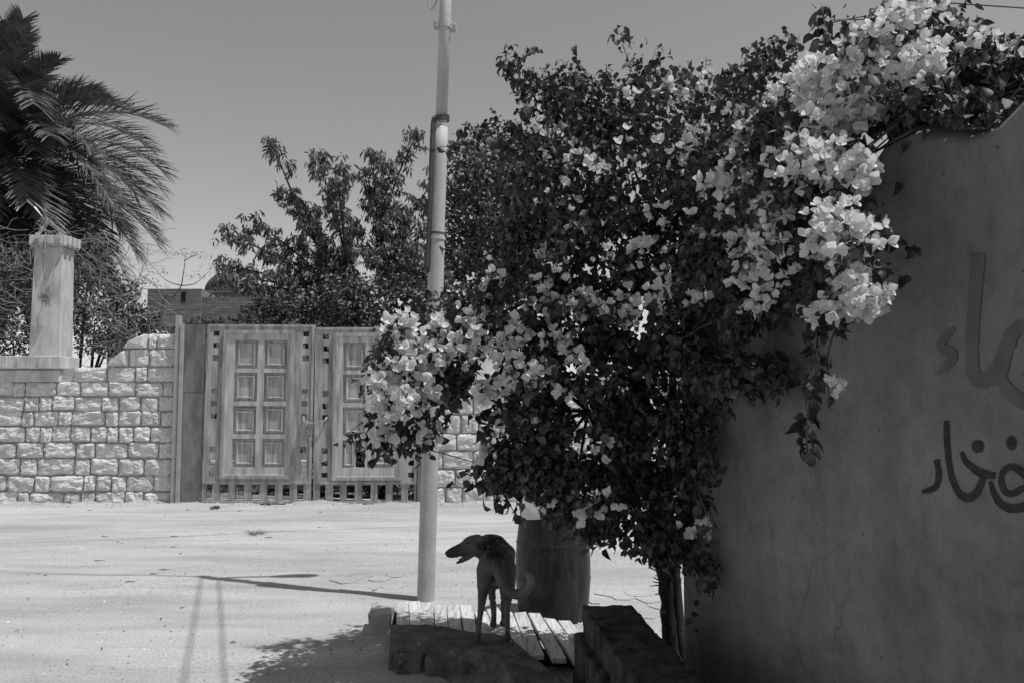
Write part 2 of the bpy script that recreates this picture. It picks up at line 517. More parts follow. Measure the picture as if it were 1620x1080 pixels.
# small finds on the sand
def debris():
    mb=MB(); rr=random.Random(8)
    for k in range(24):
        p=ground(rr.uniform(20,640),800+240*rr.random()**1.6); a=rr.uniform(-.5,.5)+(math.pi/2 if rr.random()<.25 else 0); L=rr.uniform(.02,.10)
        d=Vector((math.cos(a),math.sin(a),0)); z=ground_h(p.x,p.y)+.004
        q=[Vector((p.x,p.y,z))+d*(L*i/3-.5*L)+Vector((rr.gauss(0,.006),rr.gauss(0,.006),abs(rr.gauss(0,.004)))) for i in range(4)]
        mb.tube(q,[.003,.004,.003,.002],n=4)
    o=mb.build("straw_litter",M['twig']); tag(o,"thin dry sticks and straw lying about the sandy street","litter",kind="stuff")
    w=ground(406,844); t=empty("weed_tuft",tuple(w)); tag(t,"tiny dry weed tuft growing in the open sand","weed")
    mb=MB()
    for k in range(70):
        a=rr.uniform(0,6.28); r=rr.uniform(.03,.13); b=w+Vector((rr.gauss(0,.03),rr.gauss(0,.03),-.01))
        e=b+Vector((math.cos(a)*r,math.sin(a)*r,rr.uniform(.01,.05)))
        mb.tube([b,b.lerp(e,.5)+Vector((0,0,.015)),e],[.0025,.002,.001],n=3)
    o=mb.build("blades",M['dry_twig'],t); o["kind"]="stuff"
    c=ground(341,805); t=empty("dark_rag",tuple(c)); tag(t,"small crumpled dark rag on the sand before the gate","rag")
    bm=bmesh.new(); bmesh.ops.create_icosphere(bm,subdivisions=3,radius=.045)
    for v in bm.verts:
        n=noise.noise(v.co*38); v.co=Vector((v.co.x*1.4*(1+.5*n),v.co.y*(1+.5*n),v.co.z*.7*(1+.6*n)))+c+Vector((0,0,.015))
    me=bpy.data.meshes.new("cloth"); bm.to_mesh(me); bm.free(); link_mesh("cloth",me,M['cable'],t)
debris()

# ================================================================== far stone walls
def stone_variants(n=14):
    out = []
    for s in range(n):
        rnd = random.Random(100+s)
        G = 9
        vs = []
        for j in range(G):
            for i in range(G):
                u = i/(G-1); w = j/(G-1)
                x = u-0.5; z = w-0.5
                edge = min(u, 1-u, w, 1-w)
                corner = (min(u,1-u) < 0.01 and min(w,1-w) < 0.01)
                jit = 0.022
                x += rnd.uniform(-jit, jit); z += rnd.uniform(-jit, jit)
                if corner: x *= rnd.uniform(.86,.98); z *= rnd.uniform(.84,.97)
                q = Vector((x*3.1, z*2.2, s*7.3))
                fb = noise.noise(q) + 0.55*noise.noise(q*2.3) + 0.35*noise.noise(q*5.1)
                x += 0.05*noise.noise(Vector((z*4, s*3.1, 1.0)))*(abs(x)*2); z += 0.06*noise.noise(Vector((x*4, s*5.7, 9.0)))*(abs(z)*2)
                y = -0.72 - 0.34*fb - rnd.uniform(0, 0.10)
                if edge < 0.01: y = -0.38 - 0.2*fb - rnd.uniform(0, 0.16)
                elif edge < 0.13: y = y*0.93
                vs.append((max(-.5,min(.5,x)), y, max(-.5,min(.5,z))))
        fs = [(j*G+i, j*G+i+1, (j+1)*G+i+1, (j+1)*G+i) for j in range(G-1) for i in range(G-1)]
        ring = [i for i in range(G)] + [j*G+G-1 for j in range(1,G)] + [(G-1)*G+i for i in range(G-2,-1,-1)] + [j*G for j in range(G-2,0,-1)]
        b = len(vs)
        for k in ring:
            v = vs[k]; vs.append((v[0]*0.98, 0.8, v[2]*0.98))
        m = len(ring)
        for k in range(m):
            k2 = (k+1) % m
            fs.append((ring[k2], ring[k], b+k, b+k2))
        me = bpy.data.meshes.new("stone")
        me.from_pydata(vs, [], fs)
        me.materials.append(M['stone'])
        me.update()
        out.append(me)
    return out
STONES = stone_variants()
YW = YG + 0.10                               # mortar plane of the stone wall
def lay_stone(parent, x0, x1, z0, z1, yw):
    o = bpy.data.objects.new("stone", random.choice(STONES))
    COL.objects.link(o)
    o.parent = parent
    o.matrix_parent_inverse = Matrix.Translation(parent.location).inverted()
    o.location = ((x0+x1)/2, yw, (z0+z1)/2)
    sx = (x1-x0)-0.014; sz = (z1-z0)-0.012
    fl = random.choice((1,-1))
    o.scale = (sx, random.uniform(0.060, 0.085), sz)
    o.rotation_euler = (random.uniform(-.03,.03), random.uniform(-.02,.02), random.uniform(-.04,.04))
def zof(py): return at(300, py, YW).z
def xof(px, py=680): return at(px, py, YW).x

wl = empty("stone_wall", (xof(130), YW, 0))
tag(wl, "rough pale stone block wall left of the gate, stepped up beside the gate post", "stone wall")
xl, xr = -9.5, xof(275)
courses = [802, 777, 751, 724, 699, 674, 650, 627, 604, 580]
zs = [min(zof(p), 99) for p in courses]
zs[0] = -0.12
x_led = xof(100, 590)
for k in range(len(zs)-1):
    x = xr
    top_is_ledge = (k == len(zs)-2)
    while x > xl:
        w = random.choice((random.uniform(0.15,0.26),random.uniform(0.26,0.42),random.uniform(0.30,0.52)))
        x0 = max(x-w, xl)
        dz0 = random.uniform(-.03, .03)
        if not (top_is_ledge and (x0+x)/2 < x_led+0.15):
            lay_stone(wl, x0, x, zs[k]+dz0*0.4, zs[k+1]+dz0*0.4, YW)
        x = x0
# stepped top near the gate
z1, z2, z3 = zof(580), zof(552), zof(528)
for (a, b) in ((xof(212),xr-0.2),(xr-0.2,xr)): pass
rowA = [xof(176,566), xof(206,566), xof(238,566), xr]
rowB = [xof(206,540), xof(236,540), xof(250,540), xr]
for row, (za, zb) in ((rowA,(z1,z2)), (rowB,(z2,z3))):
    for i in range(len(row)-1):
        if row is rowA and i == 0 or row is rowB and i == 0:
            continue
        lay_stone(wl, row[i], row[i+1], za, zb, YW)
# slanting end stones of the step
for (xa, xb, za, zb) in ((rowA[0]-0.05, rowA[1], z1, z2), (rowB[0]-0.08, rowB[1], z2, z3)):
    mb = MB()
    n = 5
    f = []; bk = []
    prof = [(xa, za+0.01), (xb-0.012, za+0.01), (xb-0.012, zb-0.01), (xb-0.07, zb-0.01), (xa+0.05, za+0.10)]
    cx = sum(p[0] for p in prof)/5; cz = sum(p[1] for p in prof)/5
    vs = [(p[0], YW-0.03, p[1]) for p in prof] + [(cx+(p[0]-cx)*0.6, YW-0.085+random.uniform(-.015,.015), cz+(p[1]-cz)*0.6) for p in prof] + [(p[0], YW+0.30, p[1]) for p in prof]
    fs = [(5,6,7,8,9)] + [(k,(k+1)%5,5+(k+1)%5,5+k) for k in range(5)] + [((k+1)%5,k,10+k,10+(k+1)%5) for k in range(5)] + [(14,13,12,11,10)]
    mb.add(vs, fs)
    mb.build("stone", M['stone'], wl)
mb = MB()
mb.box(xl, xr-0.012, YW-0.001, YW+0.36, -0.2, z1-0.02)
mb.box(rowA[1]-0.1, xr-0.012, YW-0.0015, YW+0.34, z1-0.05, z2-0.02)
mb.box(rowB[1]-0.12, xr-0.012, YW-0.002, YW+0.32, z2-0.05, z3-0.03)
mb.build("mortar", M['mortar'], wl)

# plaster ledge and pillar at the left
pl = empty("wall_pillar", (xof(80,560), YW, 0))
tag(pl, "pale plaster pillar with notched cap standing on the ledge of the stone wall", "pillar")
zl0, zl1 = zof(600), zof(563)
mb = MB()
mb.box(xl, x_led-0.02, YW-0.06, YW+0.345, zof(604), zof(585))
mb.build("ledge_base", M['plaster_pale'], pl, bevel=0.012)
mb = MB()
mb.box(xl, x_led+0.02, YW-0.115, YW+0.38, zof(583.5), zl1)
mb.build("ledge", M['plaster_pale'], pl, bevel=0.015)
# notches of the ledge: small blocks standing proud
for k in range(7):
    xa = x_led - 0.12 - k*0.30
    mb = MB(); mb.box(xa-0.16, xa, YW-0.135, YW-0.110, zof(582), zl1-0.006)
    mb.build("ledge_block", M['plaster_pale'], pl, bevel=0.006)
def prism4(b, t, z0, z1):
    m = MB()
    m.hexa([(b[0],b[2],z0),(b[1],b[2],z0),(b[1],b[3],z0),(b[0],b[3],z0),(t[0],t[2],z1),(t[1],t[2],z1),(t[1],t[3],z1),(t[0],t[3],z1)])
    return m
Yp = YW - 0.02
pz0, pz1, pz2 = zof(577), zof(390), zof(373)
bx0, bx1 = at(45,560,Yp).x, at(94,560,Yp).x
tx0, tx1 = at(53,395,Yp).x, at(98,395,Yp).x
dep = 0.34
prism4((bx0,bx1,Yp,Yp+dep),(tx0,tx1,Yp+0.02,Yp+dep-0.02), pz0, pz1).build("shaft", M['plaster_pale'], pl, bevel=0.012)
prism4((tx0-0.05,tx1+0.05,Yp-0.03,Yp+dep+0.03),(tx0-0.05,tx1+0.05,Yp-0.03,Yp+dep+0.03), pz1+0.001, pz2).build("cap", M['plaster_pale'], pl, bevel=0.01)
wcap = (tx1-tx0+0.10)
for k in range(4):
    xa = tx0-0.05 + 0.02 + k*wcap/4
    mb = MB(); mb.box(xa, xa+wcap/4*0.55, Yp-0.065, Yp-0.028, pz1+0.02, pz2-0.004)
    mb.build("cap_block", M['plaster_pale'], pl, bevel=0.005)
for k in range(3):
    ya = Yp + 0.02 + k*0.12
    mb = MB(); mb.box(tx1+0.048, tx1+0.085, ya, ya+0.07, pz1+0.02, pz2-0.004)
    mb.build("cap_block", M['plaster_pale'], pl, bevel=0.005)

# right of the gate
wr = empty("stone_wall", (xof(760), YW, 0))
tag(wr, "rough pale stone wall right of the gate behind the flowering bush, with a sloped plaster coping", "stone wall")
xr0, xr1 = xof(672), 14.0
cr = [802, 770, 741, 712, 685, 655, 625, 600]
zr = [zof(p) for p in cr]; zr[0] = -0.12
for k in range(len(zr)-1):
    x = xr0
    while x < 3.2:
        w = random.uniform(0.22, 0.46)
        lay_stone(wr, x, x+w, zr[k], zr[k+1], YW)
        x += w
mb = MB(); mb.box(xr0, xr1, YW-0.001, YW+0.36, -0.2, zr[-1]-0.01)
mb.build("mortar", M['mortar'], wr)
mb = MB()
cz0, cz1 = zr[-1]-0.008, zof(536)
cxs = [xof(690,595), xof(818,580), xof(780,540), xof(700,540)]
vs = [(cxs[0],YW-0.10,cz0),(xof(835,597),YW-0.10,cz0),(cxs[2],YW+0.02,cz1),(cxs[0],YW+0.02,cz1),
      (cxs[0],YW+0.40,cz0),(xof(835,597),YW+0.40,cz0),(cxs[2],YW+0.30,cz1),(cxs[0],YW+0.30,cz1)]
mb.add(vs, [(0,1,2,3),(5,4,7,6),(1,5,6,2),(4,0,3,7),(3,2,6,7),(0,4,5,1)])
mb.build("coping", M['plaster_pale'], wr, bevel=0.01)
mb = MB(); mb.box(xof(835,597)+0.003, xr1, YW-0.09, YW+0.40, cz0, cz0+0.07)
mb.build("coping", M['plaster_pale'], wr, bevel=0.01)

# ================================================================== the gate
ZS = 0.31474
def gx(zx): return at(260+zx*ZS, 655, YG).x
def gz(zy): return at(560, 480+zy*ZS, YG).z
def holed_sheet(x0, x1, z0, z1, holes, y0, y1):
    """sheet with real rectangular openings"""
    xs = sorted(set([x0,x1]+[h[0] for h in holes]+[h[1] for h in holes]))
    zz = sorted(set([z0,z1]+[h[2] for h in holes]+[h[3] for h in holes]))
    def hole(i,j):
        cx=(xs[i]+xs[i+1])/2; cz=(zz[j]+zz[j+1])/2
        return any(h[0]<cx<h[1] and h[2]<cz<h[3] for h in holes)
    nx=len(xs)-1; nz=len(zz)-1
    solid=[[not hole(i,j) for j in range(nz)] for i in range(nx)]
    mb=MB(); idx={}
    def vid(i,j,s):
        k=(i,j,s)
        if k not in idx:
            idx[k]=len(mb.v); mb.v.append((xs[i], y0 if s==0 else y1, zz[j]))
        return idx[k]
    S=lambda i,j: 0<=i<nx and 0<=j<nz and solid[i][j]
    for i in range(nx):
        for j in range(nz):
            if not solid[i][j]: continue
            mb.f.append((vid(i,j,0),vid(i+1,j,0),vid(i+1,j+1,0),vid(i,j+1,0)))
            mb.f.append((vid(i,j,1),vid(i,j+1,1),vid(i+1,j+1,1),vid(i+1,j,1)))
            if not S(i-1,j): mb.f.append((vid(i,j,0),vid(i,j+1,0),vid(i,j+1,1),vid(i,j,1)))
            if not S(i+1,j): mb.f.append((vid(i+1,j,0),vid(i+1,j,1),vid(i+1,j+1,1),vid(i+1,j+1,0)))
            if not S(i,j-1): mb.f.append((vid(i,j,0),vid(i,j,1),vid(i+1,j,1),vid(i+1,j,0)))
            if not S(i,j+1): mb.f.append((vid(i,j+1,0),vid(i+1,j+1,0),vid(i+1,j+1,1),vid(i,j+1,1)))
    return mb
def frame_bars(parent, name, x0,x1,z0,z1, w, y0,y1, mat):
    for (a,b,c,d) in ((x0,x1,z1-w,z1),(x0,x1,z0,z0+w),(x0,x0+w,z0+w,z1-w),(x1-w,x1,z0+w,z1-w)):
        mb=MB(); mb.box(a,b,y0,y1,c,d); mb.build(name, mat, parent, bevel=0.004)
def gate_leaf(label, X, top, bot, sqx, sqy, fr, cols, rows, slots, sloty, broken):
    g = empty("gate_leaf", ((gx(X[0])+gx(X[1]))/2, YG, 0))
    tag(g, label, "gate", "two leaves of the wooden gate")
    Y0, Y1 = YG-0.022, YG+0.022
    holes = []
    for (a,b) in sqx:
        for (c,d) in sqy: holes.append((gx(a),gx(b),gz(d),gz(c)))
    for (a,b) in slots: holes.append((gx(a),gx(b),gz(sloty[1]),gz(sloty[0])))
    holes.append((gx(fr[0]+12),gx(fr[1]-12),gz(fr[3]-12),gz(fr[2]+12)))   # opening filled by the panelled door field
    holed_sheet(gx(X[0]),gx(X[1]),gz(bot),gz(top),holes,Y0,Y1).build("sheet", M['gate_wood'], g)
    # outer edge rails
    frame_bars(g,"edge_strip",gx(X[0]),gx(X[1]),gz(sloty[0]-4),gz(top),0.035,Y0-0.012,Y0-0.001,M['gate_wood'])
    mb=MB(); mb.box(gx(X[0]),gx(X[1]),Y0-0.016,Y0-0.0015,gz(bot),gz(sloty[1]+3)); mb.build("bottom_rail",M['gate_wood'],g,bevel=0.004)
    # moulding round the door field
    frame_bars(g,"moulding",gx(fr[0]),gx(fr[1]),gz(fr[3]),gz(fr[2]),0.048,Y0-0.030,Y0-0.002,M['gate_wood'])
    frame_bars(g,"inner_moulding",gx(fr[0]+14),gx(fr[1]-14),gz(fr[3]-14),gz(fr[2]+14),0.022,Y0-0.016,Y1-0.004,M['gate_light'])
    ph=[(gx(a),gx(b),gz(d),gz(c)) for (a,b) in cols for (c,d) in rows]
    holed_sheet(gx(fr[0]+18),gx(fr[1]-18),gz(fr[3]-18),gz(fr[2]+18),ph,Y0-0.008,Y1-0.008).build("panel_frame",M['gate_light'],g)
    for ci,(a,b) in enumerate(cols):
        for ri,(c,d) in enumerate(rows):
            xa,xb,za,zb = gx(a),gx(b),gz(d),gz(c)
            br = broken.get((ci,ri))
            if br:
                xa,xb,za,zb = xa+br[0]*(xb-xa), xb-br[1]*(xb-xa), za+br[2]*(zb-za), zb-br[3]*(zb-za)
            else:
                e=0.003; xa+=e; xb-=e; za+=e; zb-=e
            m=0.035; h=0.030
            if xb-xa < 0.2: m=0.022
            mb=MB()
            yb=Y0+0.024
            def rect(i,y): return [(xa+i,y,za+i),(xb-i,y,za+i),(xb-i,y,zb-i),(xa+i,y,zb-i)]
            rings=[rect(0,yb+0.012),rect(0,yb),rect(m,yb),rect(m+0.006,yb-0.026),rect(m+0.020,yb-0.026),rect(m+0.028,yb-0.004),rect(m+0.045,yb-0.004)]
            vs=[p for r in rings for p in r]
            fs=[(3,2,1,0)]
            for q in range(len(rings)-1):
                for k in range(4):
                    fs.append((q*4+k,q*4+(k+1)%4,(q+1)*4+(k+1)%4,(q+1)*4+k))
            q=(len(rings)-1)*4
            fs.append((q,q+1,q+2,q+3))
            mb.add(vs,fs)
            mb.build("panel",M['gate_panel'],g)
    return g
g1 = gate_leaf("weathered wooden gate leaf with eight whole panels, beside the rusty sheet strip", (203,746), 107, 1003,
    ((233,264),(686,718)), ((140,165),(198,225),(258,288),(427,452),(488,515),(550,578),(718,747),(782,810),(842,870)),
    (288,645,137,878), ((346,463),(495,610)), ((185,325),(346,490),(513,655),(678,820)),
    ((222,254),(288,332),(368,411),(448,489),(525,565),(602,640),(675,708)), (908,988),
    {(0,2):(0.0,0.0,0.0,0.10),(0,3):(0.05,0.0,0.0,0.03),(1,3):(0.0,0.04,0.0,0.02)})
g2 = gate_leaf("weathered wooden gate leaf with one panel half missing, behind the lamp pole", (757,1272), 121, 1004,
    ((796,828),(1230,1260)), ((155,180),(213,240),(273,300),(435,467),(500,528),(558,585),(723,752),(787,813),(848,873)),
    (850,1198,150,887), ((900,1013),(1045,1155)), ((197,335),(355,497),(520,662),(685,822)),
    ((788,818),(855,890),(922,965),(1000,1043),(1077,1118),(1152,1195),(1228,1260)), (910,990),
    {(0,3):(0.0,0.42,0.0,0.0)})
g1.rotation_euler=(0,0.006,0); g2.rotation_euler=(0,-0.004,0)
# fixed side strip and posts
gp = empty("gate_post", (gx(75), YG, 0))
tag(gp, "grey metal gate post with a rusty sheet strip beside the stone wall", "gate post")
mb=MB(); mb.box(gx(47),gx(70),YG-0.04,YG+0.05,-0.05,gz(62)); mb.build("post",M['metal_post'],gp,bevel=0.005)
mb=MB(); mb.box(gx(74),gx(92),YG-0.055,YG+0.03,-0.05,gz(104)); mb.build("angle_bar",M['metal_post'],gp,bevel=0.005)
mb=MB(); mb.box(gx(93),gx(200),YG-0.018,YG-0.012,0.0,gz(106)); mb.build("rusty_sheet",M['rust_sheet'],gp)
mb=MB(); mb.box(gx(93),gx(200),YG-0.022,YG-0.0185,gz(442),gz(436)); mb.build("sheet_seam",M['rust_sheet'],gp)
gp2 = empty("gate_post", (gx(1282), YG, 0))
tag(gp2, "narrow dark gate post half hidden behind the lamp pole", "gate post")
mb=MB(); mb.box(gx(1276),gx(1298),YG-0.04,YG+0.06,-0.05,gz(121)); mb.build("post",M['rust_sheet'],gp2,bevel=0.005)
# chain
ch = empty("gate_chain", (gx(750), YG-0.06, gz(590)))
tag(ch, "steel chain with hanging end looped through the two gate leaves", "chain")
def link_ring():
    me=bpy.data.meshes.new("chain_link"); mb=MB()
    n=12; m=5; R1=0.017; L=0.010; r=0.0045
    pts=[]
    for k in range(n):
        a=2*math.pi*k/n
        pts.append(Vector((R1*math.cos(a)*0.72, 0, R1*math.sin(a)+ (L if math.sin(a)>0 else -L))))
    vs=[];fs=[]
    for k in range(n):
        d=(pts[(k+1)%n]-pts[k-1]).normalized(); w=d.cross(Vector((0,1,0)))
        for q in range(m):
            b=2*math.pi*q/m
            vs.append(pts[k]+ (w*math.cos(b)+Vector((0,1,0))*math.sin(b))*r)
    for k in range(n):
        for q in range(m):
            fs.append((k*m+q,((k+1)%n)*m+q,((k+1)%n)*m+(q+1)%m,k*m+(q+1)%m))
    mb.add(vs,fs); me.from_pydata(mb.v,[],mb.f)
    me.polygons.foreach_set("use_smooth",[True]*len(me.polygons)); me.materials.append(M['chain'])
    return me
LK = link_ring()
def G3(zx,zy,dy): return Vector((gx(zx),YG-dy,gz(zy)))
runs=[spline([G3(702,570,0.03),G3(712,592,0.075),G3(735,600,0.085),G3(775,598,0.085),G3(812,585,0.06),G3(818,572,0.03)],17),
      spline([G3(735,600,0.085),G3(722,640,0.075),G3(728,700,0.06)],12),
      spline([G3(740,600,0.095),G3(738,650,0.085),G3(741,712,0.07)],13),
      spline([G3(748,602,0.10),G3(750,630,0.08),G3(744,660,0.07)],8)]
for rn in runs:
    for i in range(len(rn)-1):
        o=bpy.data.objects.new("chain_link",LK); COL.objects.link(o); o.parent=ch
        o.matrix_parent_inverse=Matrix.Translation(ch.location).inverted()
        o.location=(rn[i]+rn[i+1])/2
        d=(rn[i+1]-rn[i]).normalized()
        q=Vector((0,0,1)).rotation_difference(d)
        o.rotation_euler=(q @ Matrix.Rotation((math.pi/2)*(i%2)+0.3,3,'Z').to_quaternion()).to_euler()
mb=MB(); c=G3(724,596,0.10); mb.box(c.x-0.028,c.x+0.028,c.y-0.02,c.y+0.01,c.z-0.03,c.z+0.02); mb.build("padlock",M['chain'],ch,bevel=0.008)

# ================================================================== big mud-plastered wall on the right
P0 = Vector((0.86, 4.15, 0)); WD = Vector((0.196, -0.981, 0)).normalized(); WN = Vector((-0.981, -0.196, 0)).normalized()
def onwall(px, py, off=0.0):
    r = ray(px, py); o = Vector((0,0,CAMZ)) - (P0 + WN*off)
    k = -o.dot(WN) / r.dot(WN)
    p = Vector((0,0,CAMZ)) + r*k
    return (p-P0).dot(WD), p.z
def wdisp(t, z):
    return 0.016*noise.noise(Vector((t*1.1, z*1.1, 3.3))) + 0.006*noise.noise(Vector((t*4, z*4, 7.7)))
TOPC = [(0.0, 2.80),(0.25,2.80),(0.5,2.6),(0.8,2.3),(1.2,2.2)]
for p in ((1375,262),(1384,228),(1402,204),(1433,190),(1480,196),(1530,202),(1562,190),(1590,165),(1620,130)):
    TOPC.append(onwall(*p))
TOPC += [(TOPC[-1][0]+0.12, TOPC[-1][1]+0.12),(TOPC[-1][0]+0.4,2.7),(6.5,2.75)]
TOPC.sort()
def wtop(t):
    for i in range(len(TOPC)-1):
        a,b = TOPC[i],TOPC[i+1]
        if a[0] <= t <= b[0]:
            u=(t-a[0])/max(b[0]-a[0],1e-6); u=u*u*(3-2*u)
            return a[1]+(b[1]-a[1])*u
    return TOPC[-1][1]
def W3(t,z,off=0.0):
    p = P0 + WD*t + WN*(wdisp(t,z)+off)
    return Vector((p.x,p.y,z))
def big_wall():
    TH=0.30
    ts=list(np.arange(0.0,3.4,0.04))+list(np.arange(3.4,6.51,0.25))
    nz=44
    prof=[]                                   # cross section going up the front, over the rounded top, down the back
    for k in range(nz+1): prof.append(('f',k/nz))
    for k in range(1,7): prof.append(('a',k/7))
    for k in range(nz//4+1): prof.append(('b',1-k/(nz//4)))
    V=[];F=[]
    for t in ts:
        zt=wtop(t); r=0.06
        e = 0.05*max(0,1-t/0.06)**2           # rounded vertical end
        for kind,u in prof:
            if kind=='f':
                z=-0.15+(zt-r+0.15)*u; off=-e; d=wdisp(t,z)
            elif kind=='a':
                an=math.pi*u
                z=zt-r+r*math.sin(an); off=-e-(TH/2-e)*(1-math.cos(an)); d=wdisp(t,z)*(1-u)
                z+=0.010*noise.noise(Vector((t*6,u*3,1)))
            else:
                z=-0.15+(zt-r+0.15)*u; off=-TH+e; d=0
            p=P0+WD*t+WN*(off+d); V.append((p.x,p.y,z))
    n=len(prof)
    for i in range(len(ts)-1):
        for k in range(n-1):
            F.append((i*n+k,i*n+k+1,(i+1)*n+k+1,(i+1)*n+k))
    F.append(tuple(range(n))[::-1]); F.append(tuple((len(ts)-1)*n+k for k in range(n)))
    me=bpy.data.meshes.new("plaster"); me.from_pydata(V,[],F)
    bm=bmesh.new(); bm.from_mesh(me); bmesh.ops.recalc_face_normals(bm,faces=bm.faces); bm.to_mesh(me); bm.free()
    me.polygons.foreach_set("use_smooth",[len(p.vertices)==4 for p in me.polygons])
    root=empty("plastered_wall",(P0.x,P0.y,0))
    tag(root,"tall shaded mud plaster wall with wavy top and painted Arabic lettering","wall")
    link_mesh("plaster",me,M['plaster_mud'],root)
    return root
BW = big_wall()
def brush(pts, widths, name, mat, label=None, closed=False, rag=0.2):
    """painted stroke lying on the wall, following its surface; pts/widths in photo pixels"""
    n = max(14, int(sum((Vector(pts[i+1])-Vector(pts[i])).length for i in range(len(pts)-1))/5))
    c = spline([Vector((p[0],p[1],0)) for p in pts], n)
    wv = spline([Vector((w,0,0)) for w in widths], n)
    V=[];F=[]; R=4
    for i in range(n):
        a=c[max(i-1,0)]; b=c[min(i+1,n-1)]
        d=(b-a).normalized(); nn=Vector((-d.y,d.x,0))
        w=wv[i].x*0.5
        for k in range(R+1):
            s=(k/R)*2-1
            j=1+rag*(noise.noise(Vector((c[i].x*0.11,c[i].y*0.11,k*1.7)))) if abs(s)>0.9 else 1
            p=c[i]+nn*(w*s*j)
            t,z=onwall(p.x,p.y); V.append(W3(t,z,0.0035))
    for i in range(n-1):
        for k in range(R):
            F.append((i*(R+1)+k,i*(R+1)+k+1,(i+1)*(R+1)+k+1,(i+1)*(R+1)+k))
    me=bpy.data.meshes.new(name); me.from_pydata([tuple(v) for v in V],[],F); me.update()
    o=link_mesh(name,me,mat,BW)
    if label: o["label"]=label
def z8(x,y): return (1340+x*0.5185, 300+y*0.5185)
LD="black brushed Arabic letter stroke"; LF="faded grey brushed Arabic letter stroke"
Z=lambda *a:[z8(*p) for p in a]
brush(Z((278,822),(285,860),(280,895),(262,912),(230,920)),[9,9,9,10,5],"painted_letter",M['paint_dark'],LD)
brush(Z((309,704),(312,780),(322,860),(340,915),(372,940),(400,920),(418,880),(424,862)),[9,9,9,10,13,12,9,6],"painted_letter",M['paint_dark'],LD)
brush(Z((356,798),(368,828),(395,852),(425,868),(455,870)),[5,9,12,14,11],"painted_letter",M['paint_dark'],LD)
def blob(cx,cy,rx,ry,mat,label):
    V=[];F=[]; n=18
    t,z=onwall(cx,cy); V.append(W3(t,z,0.0035))
    for k in range(n):
        a=2*math.pi*k/n; j=1+0.09*noise.noise(Vector((math.cos(a)*2,math.sin(a)*2,cx)))
        t,z=onwall(cx+rx*j*math.cos(a),cy+ry*j*math.sin(a)); V.append(W3(t,z,0.0035))
    F=[(0,1+k,1+(k+1)%n) for k in range(n)]
    me=bpy.data.meshes.new("painted_dot"); me.from_pydata([tuple(v) for v in V],[],F)
    o=link_mesh("painted_dot",me,mat,BW); o["label"]=label
blob(*z8(404,782),9.5,10,M['paint_dark'],"round black painted letter dot")
blob(*z8(505,772),8,11,M['paint_dark'],"round black painted letter dot")
brush(Z((440,888),(452,930),(475,960),(510,972),(545,962),(568,930),(560,890),(530,855),(500,845),(478,862),(474,895),(490,925),(515,922),(545,905)),
      [6,9,12,14,13,11,11,12,11,9,9,10,11,9],"painted_letter",M['paint_dark'],LD)
brush(Z((402,195),(396,300),(390,420),(388,520),(398,572),(430,580),(470,545),(490,480),(520,430),(560,410)),[25,22,20,20,22,24,26,24,22,20],"painted_letter",M['paint_faded'],LF)
brush(Z((470,560),(495,610),(530,640),(575,640),(610,600),(620,540),(600,470),(570,420)),[14,20,24,24,22,20,20,20],"painted_letter",M['paint_faded'],LF)
brush(Z((332,424),(300,455),(290,480),(325,495),(325,520),(300,545),(270,562)),[8,13,13,16,14,10,4],"painted_letter",M['paint_faded'],LF)

# ================================================================== low rough stone wall, deck, step
lw = empty("low_wall",(0.6,3.0,0))
tag(lw,"low wall of dark rough stone blocks beside the plank deck","low wall")
def rough_block(x0,x1,y0,y1,z0,z1,amp,name,mat,parent,shear=0.0,seg=6):
    bm=bmesh.new(); bmesh.ops.create_cube(bm,size=1.0)
    bmesh.ops.bevel(bm,geom=bm.edges[:],offset=0.035,segments=1,affect='EDGES')
    bmesh.ops.subdivide_edges(bm,edges=bm.edges[:],cuts=8,use_grid_fill=True)
    sd=Vector((random.random()*50,random.random()*50,random.random()*50))
    for v in bm.verts:
        p=v.co
        x=(x0+x1)/2+p.x*(x1-x0); y=(y0+y1)/2+p.y*(y1-y0); z=(z0+z1)/2+p.z*(z1-z0)
        q=Vector((x,y,z))*7+sd
        n=Vector((noise.noise(q),noise.noise(q+Vector((9,0,0))),noise.noise(q+Vector((0,9,0)))))
        q2=q*3.7; n=n+0.45*Vector((noise.noise(q2),noise.noise(q2+Vector((9,0,0))),noise.noise(q2+Vector((0,9,0)))))
        q3=q*9.1; n=n+0.22*Vector((noise.noise(q3),noise.noise(q3+Vector((9,0,0))),noise.noise(q3+Vector((0,9,0)))))
        v.co=Vector((x+shear*(4.05-y),y,z))+n*amp
    me=bpy.data.meshes.new(name); bm.to_mesh(me); bm.free()
    me.polygons.foreach_set("use_smooth",[True]*len(me.polygons))
    return link_mesh(name,me,mat,parent)
y=4.06
for ln in (0.42,0.50,0.42):
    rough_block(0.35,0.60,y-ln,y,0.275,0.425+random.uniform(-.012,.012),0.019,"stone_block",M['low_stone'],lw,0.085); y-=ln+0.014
y=4.12
for ln in (0.30,0.46,0.52):
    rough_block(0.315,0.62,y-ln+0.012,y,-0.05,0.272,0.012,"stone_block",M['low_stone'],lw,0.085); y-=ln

sb=MB(); nn=8
for i in range(nn+1):
    yy=4.35-i*0.2; xa=0.58+0.085*(4.05-yy); xb=0.86+0.2*(4.15-yy)-0.005
    for j in range(6):
        x=xa+(xb-xa)*j/5 if yy<4.15 else xa+(1.12-xa)*j/5
        sb.v.append((x,yy,0.05+0.02*noise.noise(Vector((x*5,yy*5,4)))-(0.04 if i==0 else 0)))
for i in range(nn):
    for j in range(5):
        sb.f.append((i*6+j,(i+1)*6+j,(i+1)*6+j+1,i*6+j+1))
o=sb.build("planter_soil",M['step'],None,smooth=True); tag(o,"dark soil bed between the low wall and the mud wall","soil",kind="structure")

